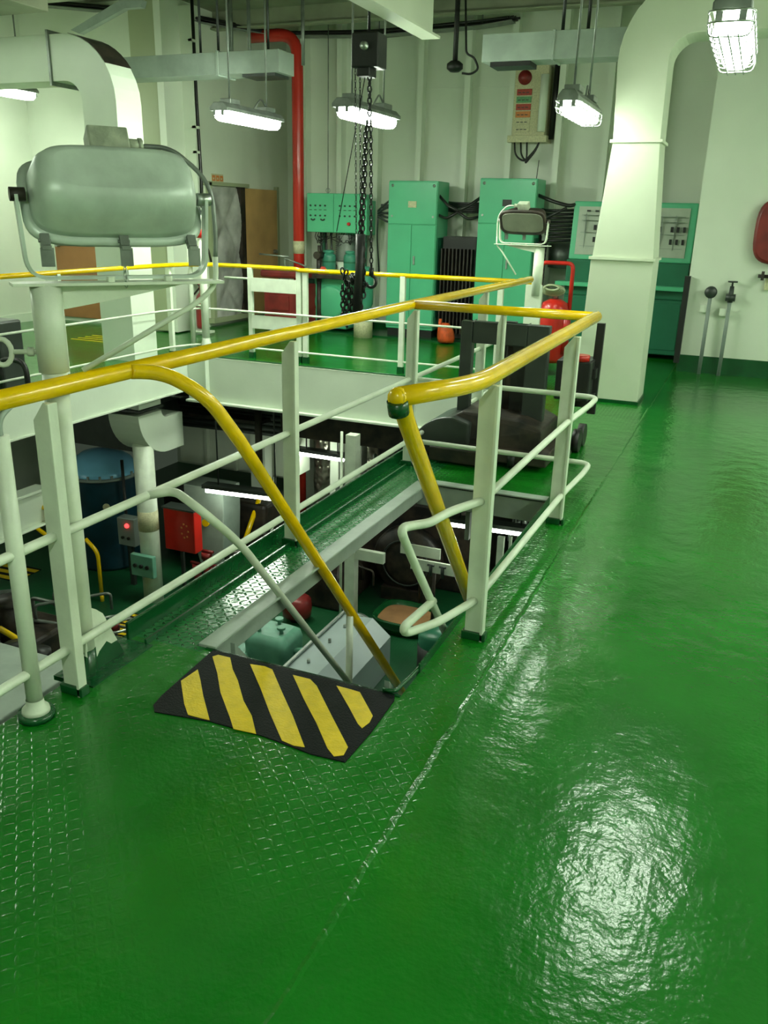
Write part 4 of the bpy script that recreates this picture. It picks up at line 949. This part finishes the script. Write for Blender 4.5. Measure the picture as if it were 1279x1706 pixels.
g = thing('hand_truck', (-7.5, 6.8, 0), 'black tubular hand truck handle at the left edge of the photo', 'hand truck')
a = ZP(4, 648, .02); tube(fil([(a.x, a.y, .02), (a.x, a.y, .30), (a.x+.32, a.y, .30), (a.x+.32, a.y, .02)], .12), .025).build('handle', 'black', g)
bb(a.x-.35, a.x+.02, a.y+.02, a.y+.3, .02, .62).build('load_frame', 'dkgrey', g, .02)
# ================================================================== LOWER DECK
g = thing('column', (-6.29, 7.72, LZ), 'white round column under the left platform with an olive band', 'column')
cyl((-6.29, 7.72, LZ), (-6.29, 7.72, -1.0), .12, n=24).build('shaft', RW, g)
cyl((-6.29, 7.72, -2.06), (-6.29, 7.72, -1.81), .123, n=24).build('band', 'label', g)
bb(-6.45, -6.12, 7.53, 7.60, -2.62, -2.34).build('switch_box', 'pump', g, .01)
q = MB(); 
for i in range(3): q.cyl((-6.38+i*.09, 7.53, -2.48), (-6.38+i*.09, 7.51, -2.48), .025)
q.build('switch_knob', 'black', g)
g = thing('pressure_tank', (-7.4, 8.4, LZ), 'blue cylindrical tank with a light blue domed lid on the lower deck', 'tank')
tc_ = YP(178, 850, 8.5)
MB().lathe([(0, 0), (.42, 0), (.44, .05), (.44, 1.28), (.44, 1.3)], (tc_.x, 8.5, LZ), n=32).build('shell', 'blue', g)
MB().lathe([(.46, 0), (.46, .03), (.43, .06), (.38, .16), (.25, .25), (.1, .29), (0, .30)], (tc_.x, 8.5, LZ+1.3), n=32).build('lid', 'lblue', g)
q = MB()
for i in range(20): an = 2*PI*i/20; q.cyl((tc_.x+.475*math.cos(an), 8.5+.475*math.sin(an), LZ+1.27), (tc_.x+.475*math.cos(an), 8.5+.475*math.sin(an), LZ+1.34), .016, n=6)
q.lathe([(.44, 1.265), (.50, 1.265), (.50, 1.295), (.44, 1.295)], (tc_.x, 8.5, LZ), n=32); q.build('bolted_flange', 'grey', g)
lb = (V((0, 0, 0))-V((tc_.x, 8.5, 0))).normalized(); lp = V((tc_.x, 8.5, LZ+.92))+lb*.43
cyl(lp, lp+lb*.02, .045).build('round_tag', 'label', g)
cyl((tc_.x+.5, 8.3, LZ), (tc_.x+.5, 8.3, LZ+1.55), .02).build('level_pipe', 'black', g)
g = thing('control_box', (-6.6, 8.1, LZ+.9), 'grey control box with a glowing red lamp beside the blue tank', 'control box')
c = YP(210, 885, 7.9)
bb(c.x-.13, c.x+.13, 7.9, 8.05, c.z-.2, c.z+.17).build('case', 'grey', g, .01)
bb(c.x-.03, c.x+.03, 7.95, 8.0, LZ, c.z-.2).build('stand', 'dkgrey', g)
c2 = YP(212, 876, 7.9); MB().lathe([(0, .03), (.025, .02), (.03, 0)], c2, ax=(0, -1, 0)).build('red_lamp', 'redlamp', g)
q = MB(); 
for i in range(2): q.cyl((c.x-.05+i*.09, 7.9, c.z-.09), (c.x-.05+i*.09, 7.88, c.z-.09), .02)
q.build('button', 'black', g)
g = thing('hose_cabinet', (-5.6, 8.0, -2), 'red hose cabinet with worn emblem, hung beside the white column on the lower deck', 'cabinet')
h0 = YP(273, 865, 8.0); h1 = YP(322, 845, 8.0)
bb(h0.x, h1.x, 8.0, 8.16, YP(298, 918, 8).z, YP(298, 850, 8).z).build('case', 'red', g, .01)
bb(h0.x-.01, h1.x+.01, 7.98, 8.18, YP(298, 850, 8).z, YP(298, 850, 8).z+.02).build('top_edge', 'dkgrey', g)
c = YP(308, 885, 7.99); q = MB(); 
for i in range(7): an = i*.9; q.box(c+V((.05*math.cos(an), 0, .09*math.sin(an))), (.02, .006, .02))
q.build('worn_emblem', 'lorange', g)
bb(h0.x+.1, h0.x+.14, 8.16, 8.2, LZ, YP(298, 850, 8).z).build('back_post', 'dkgrey', g)
# white tapered hopper + pillars
g = thing('white_hopper', (-5.6, 8.6, LZ), 'off-white tapering casing with a yellow knob on the lower deck', 'casing')
q = MB(); x_ = YP(350, 900, 8.7).x
q.loft([sec(x_-.05, x_+.25, 8.6, 9.0, LZ), sec(x_-.30, x_+.30, 8.6, 9.0, -2.1), sec(x_-.30, x_+.30, 8.6, 9.0, -1.75)], smooth=False); q.build('casing', 'beam', g, .01)
c = YP(345, 870, 8.58); cyl(c, c+V((0, -.04, 0)), .05).build('knob', 'yellow', g)
q = MB(); 
for x, y in ((330, 950), (345, 930), (360, 955)):
    p = YP(x, y, 8.4); q.cyl((p.x, 8.4, LZ), p, .05); q.cyl(p, p+V((0, 0, .08)), .07); q.cyl(p+V((-.1, 0, .1)), p+V((.1, 0, .1)), .02)
tag(q.build('valve_group', 'dred'), 'group of dark red valve stems in front of the off-white casing', 'valves')
for i, (x, lab) in enumerate(((557, 'white pillar on the lower deck just right of the red pipe'), (588, 'broad white pillar seen under the far girder'), (430, 'white pillar behind the yellow stair handrail, lower deck'))):
    Y = (10.9, 10.2, 10.0)[i]; p = YP(x, 780, Y); w_ = (.07, .13, .12)[i]
    tag(bb(p.x-w_, p.x+w_, Y, Y+.2, LZ, -.05).build('pillar', 'wall', None, .005), lab, 'pillar')
for i, (x, Y, r) in enumerate(((541, 11.4, .17), (616, 11.3, .15), (660, 11.35, .2), (720, 11.35, .2), (765, 11.35, .17))):
    p = YP(x, 790, Y); lab = ['crumpled foil-lagged pipe beside the red pipe, lower deck', 'foil-lagged pipe right of the broad white pillar', 'thick foil-lagged pipe under the far girder', 'dark foil-lagged exhaust pipe at the back of the stair hatch view', 'narrow foil-lagged pipe behind the right stair handrail'][i]
    q = MB(); rings = []
    for j in range(13):
        z = LZ + j*(2.9/12)*.84; rings.append([V((p.x+(r+random.uniform(-.018, .018))*math.cos(a*PI/8), Y+(r+random.uniform(-.018, .018))*math.sin(a*PI/8), z)) for a in range(16)])
    q.loft(rings); tag(q.build('lagged_pipe', 'foil'), lab, 'pipe', 'foil-lagged exhaust pipes')
# pipes / trays under the far platform
g = thing('service_pipes', (-6.2, 9.2, -.8), 'dark horizontal service pipes and cable trays under the far left platform corner', 'pipes')
q = MB()
for i in range(5):
    p = YP(292, 668+i*9, 9.0+.1*i); e_ = YP(480, 690+i*9, 9.0+.1*i); q.tube([p, e_], .035+.01*(i % 2), n=8)
q.build('pipes', 'dkgrey', g)
q = MB(); a = YP(300, 652, 8.9); b_ = YP(440, 690, 8.9); q.bb(a.x, b_.x, 8.8, 9.4, b_.z-.12, b_.z-.08); q.bb(a.x, b_.x, 8.8, 9.4, b_.z+.12, b_.z+.14); q.build('tray', 'grime', g)
c = YP(430, 678, 8.7); q = MB(); q.cyl((c.x, 8.7, c.z-.9), c, .045); q.lathe([(0, .06), (.07, .04), (.08, -.03), (.0, -.05)], c); q.cyl(c, c+V((.4, 0, .02)), .03); q.build('valve', 'grime', g)
g = thing('shaded_wall_block', (-7.2, 8.4, -1), 'dark block standing in for the shadowed wall under the left platform, above the blue tank', 'duct')
a = YP(126, 710, 8.2); b_ = YP(230, 770, 8.2)
bb(a.x-.4, -6.68, 8.2, 9.0, -1.28, -.72).build('trunk', 'dkgrey', g); bb(a.x-.4, -6.68, 8.14, 8.2, -.78, -.70).build('edge_bar', 'black', g)  # block for the lower wall, its shade put into the dark grey
# black girder under far platform
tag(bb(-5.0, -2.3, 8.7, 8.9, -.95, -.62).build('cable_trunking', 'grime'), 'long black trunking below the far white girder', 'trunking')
g = thing('service_casing', (-6.4, 10.6, -1.4), 'pale grey horizontal casing behind the service pipes', 'casing')
a = YP(300, 745, 10.3); b_ = YP(490, 800, 10.3)
bb(a.x, b_.x, 10.3, 10.8, -2.05, -1.15).build('casing', 'wall', g, .01)
bb(a.x, b_.x, 10.2, 10.85, -1.15, -1.08).build('black_cover', 'black', g)
for i in range(3): bb(a.x+.5+i*.5, a.x+.54+i*.5, 10.24, 10.3, -2.05, -.6).build('strut', 'wall', g)
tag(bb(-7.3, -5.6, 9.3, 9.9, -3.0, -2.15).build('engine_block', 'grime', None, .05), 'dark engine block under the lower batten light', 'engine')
# far lower stair rails
g = thing('ladder', (-5.6, 9.0, LZ), 'yellow inclined ladder rail with thin white rails on the lower deck', 'ladder')
p = YP(432, 832, 9.4); e_ = ZP(392, 948, LZ)
tube([p, e_], .035).build('yellow_rail', 'yellow', g)
for dx in ((14, 5), (40, 0)):
    p1 = YP(445+dx[0], 870-dx[1], 9.4); e1 = ZP(420+dx[0], 950-dx[1]*2, LZ); tube([p1, e1], .016, n=6).build('white_rail', RW, g)
g = thing('pipe_rail', (-5.2, 8.8, LZ), 'thin white two-bar pipe railing on the lower deck behind the gangway', 'rail')
q = MB(); pts = []
for x, yb, yt in ((443, 935, 860), (457, 925, 795), (482, 905, 845)): b0 = ZP(x, yb, LZ); tpp = YP(x+1, yt, b0.y); q.cyl(b0, tpp, .02, n=8); pts.append(tpp)
q.tube([pts[0], pts[2]], .018, n=8); q.tube([pts[0]-V((0, 0, .35)), pts[2]-V((0, 0, .35))], .018, n=8); q.build('frame', RW, g)
# yellow lower rails on left
for i, (pl, lab) in enumerate((
        ([(40, 875), (52, 872), (95, 905)], 'short yellow pipe rail near the lower deck green plates'),
        ([(20, 870), (80, 842), (82, 880)], 'yellow rail end under the lower white beam'),
        ([(143, 898), (163, 920), (170, 990)], 'yellow bent handrail in front of the blue tank'),
        ([(0, 1047), (30, 1065), (100, 1118)], 'yellow pipe rail among the dark machinery at the lower left'))):
    Y = (7.0, 6.2, 7.4, 4.6)[i]; q = MB(); pts = [YP(x, y, Y) for x, y in pl]; q.tube(fil(pts, .08), .025)
    q.cyl((pts[-1].x, Y, LZ), pts[-1], .024); g = thing('handrail', (pts[-1].x, Y, LZ), lab, 'handrail', 'yellow handrails on the lower deck'); q.build('rail', 'yellow', g)
# hatched plates
def hatched(x0, x1, y0, y1, label, n=5):
    q = MB(); q.bb(x0, x1, y0, y1, LZ, LZ+.006, 0); w_ = (y1-y0)/n
    for i in range(n): q.prism([(x0, y0+w_*i, LZ+.006), (x1, y0+w_*i+.03, LZ+.006), (x1, y0+w_*(i+.55)+.03, LZ+.006), (x0, y0+w_*(i+.55), LZ+.006)], (0, 0, .002), 1)
    tag(q.build('hazard_plate', ['matb', 'maty']), label, 'floor plate', 'yellow and black hazard plates on the lower deck')
c = ZP(205, 1045, LZ); hatched(c.x-.16, c.x+.16, c.y-.28, c.y+.35, 'yellow and black striped plate below the big post foot', 7)
c = ZP(22, 955, LZ); hatched(c.x-.3, c.x+.25, c.y-.2, c.y+.25, 'yellow and black striped plate at the lower left', 3)
q = MB(); c = ZP(190, 1040, -2.55); q.tube([c+V((.2*math.cos(a*PI/12), .2*math.sin(a*PI/12), 0)) for a in range(24)], .015, n=6, closed=True)
for i in range(5): q.tube([c, c+V((.2*math.cos(i*PI*.4), .2*math.sin(i*PI*.4), 0))], .01, n=5)
g = thing('handwheel', c, 'steel handwheel on a red hub next to the striped plate', 'valve wheel'); q.build('wheel', 'steel', g); cyl(c-V((0, 0, .06)), c+V((0, 0, .02)), .06).build('hub', 'dred', g); cyl((c.x, c.y, LZ), c, .03).build('stem', 'black', g)
# dark machinery, lower left
def machine(name, cpt, size, label, cat, seed, m='grime', n=14):
    random.seed(seed); g = thing(name, (cpt[0], cpt[1], LZ), label, cat); x, y = cpt[0], cpt[1]; sx, sy, sz = size
    bb(x-sx/2, x+sx/2, y-sy/2, y+sy/2, LZ, LZ+sz*.6).build('bed', m, g, .04)
    q = MB()
    for i in range(4): xx = x-sx*.36+i*sx*.24; q.cyl((xx, y, LZ+sz*.55), (xx, y, LZ+sz), sx*.09, sx*.08); q.lathe([(0, .04), (sx*.1, .02), (sx*.1, -.02)], (xx, y, LZ+sz))
    q.build('cylinder_head', m, g)
    q = MB()
    for i in range(n):
        p = V((x+random.uniform(-sx/2, sx/2), y+random.uniform(-sy/2, sy/2), LZ+sz*random.uniform(.55, .9))); e = p+V((random.uniform(-.5, .5)*sx, random.uniform(-.4, .4)*sy, random.uniform(-.1, .12)))
        q.tube(fil([p-V((0, 0, .15)), p, e, e-V((0, 0, .18))], .05, 3), random.uniform(.012, .035), n=7)
    q.build('pipework', 'galv' if n > 16 else m, g)
    return g
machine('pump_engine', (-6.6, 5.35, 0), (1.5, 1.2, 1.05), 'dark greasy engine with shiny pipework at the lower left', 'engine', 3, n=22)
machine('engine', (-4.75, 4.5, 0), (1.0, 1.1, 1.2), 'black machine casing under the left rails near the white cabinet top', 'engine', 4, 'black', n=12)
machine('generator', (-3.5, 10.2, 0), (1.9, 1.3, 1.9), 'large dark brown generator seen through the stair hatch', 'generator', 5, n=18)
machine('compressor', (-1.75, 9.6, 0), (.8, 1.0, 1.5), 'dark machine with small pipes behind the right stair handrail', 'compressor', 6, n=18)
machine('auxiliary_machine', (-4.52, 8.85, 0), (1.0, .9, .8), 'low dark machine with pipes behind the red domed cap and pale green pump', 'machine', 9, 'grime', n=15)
g = thing('flywheel_guard', (-3.15, 8.9, -2), 'round dark flywheel guard on the near end of the brown generator', 'guard')
c = YP(668, 945, 8.9); MB().lathe([(0, .16), (.2, .16), (.42, .13), (.46, .08), (.46, 0), (0, 0)], (c.x, 9.2, c.z), ax=(0, -1, 0), n=32).build('cover', 'grime', g)
MB().tube([(c.x+.30*math.cos(a*PI/12), 9.03, c.z+.30*math.sin(a*PI/12)) for a in range(24)], .012, n=6, closed=True).build('ring', 'dkgrey', g)
bb(c.x-.3, c.x+.3, 9.0, 9.2, LZ, c.z-.35).build('foot', 'grime', g)
for i, (x, y, Y, l, lab) in enumerate(((700, 918, 8.7, .5, 'white flat bar above the generator valves'), (722, 945, 8.3, .55, 'white flat bar with two small valves'), (880, 965, 7.6, .3, 'short white plate end below the right stanchion'))):
    p = YP(x, y, Y); g = thing('bracket_bar', p, lab, 'bracket'); bb(p.x-l/2, p.x+l/2, Y, Y+.03, p.z-.07, p.z+.06).build('bar', RW, g)
    cyl((p.x, Y+.05, LZ), (p.x, Y+.05, p.z), .02).build('stand', 'grime', g)
    if i == 1:
        for dx in (-.02, .12): c = V((p.x+dx, Y-.03, p.z-.01)); cyl(c-V((0, 0, .09)), c+V((0, 0, .04)), .02).cyl(c+V((-.04, 0, .04)), c+V((.04, 0, .04)), .012).build('valve', 'dkgrey', g)
for i, (x, yb, w_) in enumerate(((834, 985, .07), (850, 960, .025), (866, 945, .06))):
    p = YP(x, 900, 8.4); tag(bb(p.x-w_/2, p.x+w_/2, 8.4, 8.45, LZ, YP(x, 895, 8.4).z).build('upright', RW), ['broad white upright, left of three under the hatch lamp', 'thin white upright, middle of three under the hatch lamp', 'white upright, right of three under the hatch lamp'][i], 'upright', 'white uprights under the hatch lamp')
g = thing('pipe_stand', (-3.5, 7.9, LZ), 'white post with a crossbar seen through the hatch behind the yellow handrail', 'stand')
p = YP(585, 950, 7.9); bb(p.x-.06, p.x+.06, 7.85, 7.97, LZ, -.6).build('post', RW, g, .004)
e_ = YP(640, 931, 7.9); bb(p.x+.06, e_.x, 7.88, 7.94, e_.z-.06, e_.z+.06).build('crossbar', RW, g)
p = YP(568, 950, 7.95); cyl((p.x, 7.95, LZ), (p.x, 7.95, -.6), .015).build('thin_pipe', RW, g)
# console box with chamfered lid
g = thing('sloped_casing', (-3.2, 6.4, LZ), 'pale grey-blue steel casing with a chamfered lid directly below the hatch', 'casing')
prof = [(-3.52, LZ), (-3.52, -2.46), (-3.17, -2.43), (-2.96, -2.60), (-2.96, LZ)]
MB().prism([(x, 5.2, z) for x, z in prof], (0, 2.2, 0)).build('casing', 'desk', g, .008)
MB().prism([(-3.54, 5.2, -2.455), (-3.50, 5.2, -2.44), (-3.50, 7.42, -2.44), (-3.54, 7.42, -2.455)], (0, 0, .02)).build('lid_edge', 'steel', g)
q = MB(); a = V((-3.34, 7.4, -2.44)); q.lathe([(0, 0), (.17, 0), (.17, .05), (0, .05)], a-V((0, 0, .16)), ax=(0, 1, 0)); q.build('end_cover', 'galv', g)
q = MB()
for y in (6.3, 6.75, 7.1): q.cyl((-3.36, y, -2.45), (-3.36, y, -2.41), .016); 
q.build('latch', 'steel', g)
# pale green pump
g = thing('pump', (-4.1, 7.2, LZ), 'pale green rounded pump with small cap knobs below the hatch', 'pump')
c = YP(457, 1070, 7.0)
q = MB(); rings = []
for z, s1 in ((-.30, .75), (-.2, 1), (.05, 1.02), (.12, .95), (.16, .7)):
    rings.append([V((c.x+math.copysign(abs(math.cos(t_))**.3, math.cos(t_))*.25*s1, 7.0+math.copysign(abs(math.sin(t_))**.3, math.sin(t_))*.23*s1, c.z+z)) for t_ in [i*PI/12 for i in range(24)]])
q.loft(rings); q.build('body', 'pump', g)
bb(c.x-.25, c.x+.25, 6.8, 7.2, LZ, c.z-.25).build('base', 'pump', g, .02)
for dx, dy in ((-.12, -.1), (.12, -.05), (.0, .12)): cyl((c.x+dx, 7+dy, c.z+.15), (c.x+dx, 7+dy, c.z+.22), .02).cyl((c.x+dx, 7+dy, c.z+.21), (c.x+dx, 7+dy, c.z+.235), .045).build('cap_knob', 'pump', g)
bb(c.x-.42, c.x-.18, 6.55, 6.95, LZ, c.z-.05).build('side_casing', 'pump', g, .03)
cyl((c.x-.28, 6.7, c.z-.05), (c.x-.28, 6.7, c.z+.02), .04).build('side_knob', 'pump', g)
cyl((c.x+.25, 7.0, c.z-.05), (c.x+.48, 7.05, c.z-.02), .04).build('outlet', 'pump', g)
g = thing('red_cap_unit', (-4.0, 8.2, LZ), 'red domed cap on a dark stand behind the pale green pump', 'cap')
c = YP(495, 1008, 8.0); MB().lathe([(0, .13), (.12, .12), (.17, .08), (.18, -.02), (.17, -.12), (0, -.13)], c, n=28).build('dome', 'dred', g)
cyl((c.x, c.y, LZ), c-V((0, 0, .1)), .09).build('stand', 'black', g)
# tub and drum
g = thing('oval_tub', (-3.3, 8.6, LZ), 'green-rimmed tub with tan lining on the lower deck', 'tub')
c = ZP(672, 1045, LZ); rings = []
def ovr(sx, sy, z): return [V((c.x+math.copysign(abs(math.cos(t_))**.6, math.cos(t_))*sx, c.y+.05+math.copysign(abs(math.sin(t_))**.6, math.sin(t_))*sy, z)) for t_ in [i*PI/16 for i in range(32)]]
MB().loft([ovr(.33, .30, LZ+.002), ovr(.36, .33, LZ+.15), ovr(.36, .33, LZ+.17), ovr(.33, .30, LZ+.17), ovr(.31, .28, LZ+.12)]).build('rim', 'kerb', g)
MB().loft([ovr(.305, .275, LZ+.12), ovr(.30, .27, LZ+.125)]).build('lining', 'sand', g)
g = thing('oil_drum', (-2.6, 7.6, LZ), 'dark green drum with black lower half beneath the hatch handrail', 'drum')
c = YP(727, 1060, 7.4)
MB().lathe([(0, .0), (.17, .0), (.185, -.03), (.185, -.16)], (c.x, 7.4, -2.42), n=28).build('top', 'cabd', g)
cyl((c.x, 7.4, LZ), (c.x, 7.4, -2.57), .19, n=28).build('body', 'black', g)
# white cabinet top at lower left
g = thing('white_locker', (-3.9, 3.2, LZ), 'large pale grey locker top just below the deck edge at the lower left', 'locker')
a = ZP(0, 1078, -1.0); b_ = ZP(85, 1095, -1.0)
bb(a.x-.6, b_.x+.25, 2.2, 3.45, LZ, -1.0).build('case', 'beam', g, .01)
for o_ in list(bpy.data.objects):
    if o_.get('label') == 'x': bpy.data.objects.remove(o_)
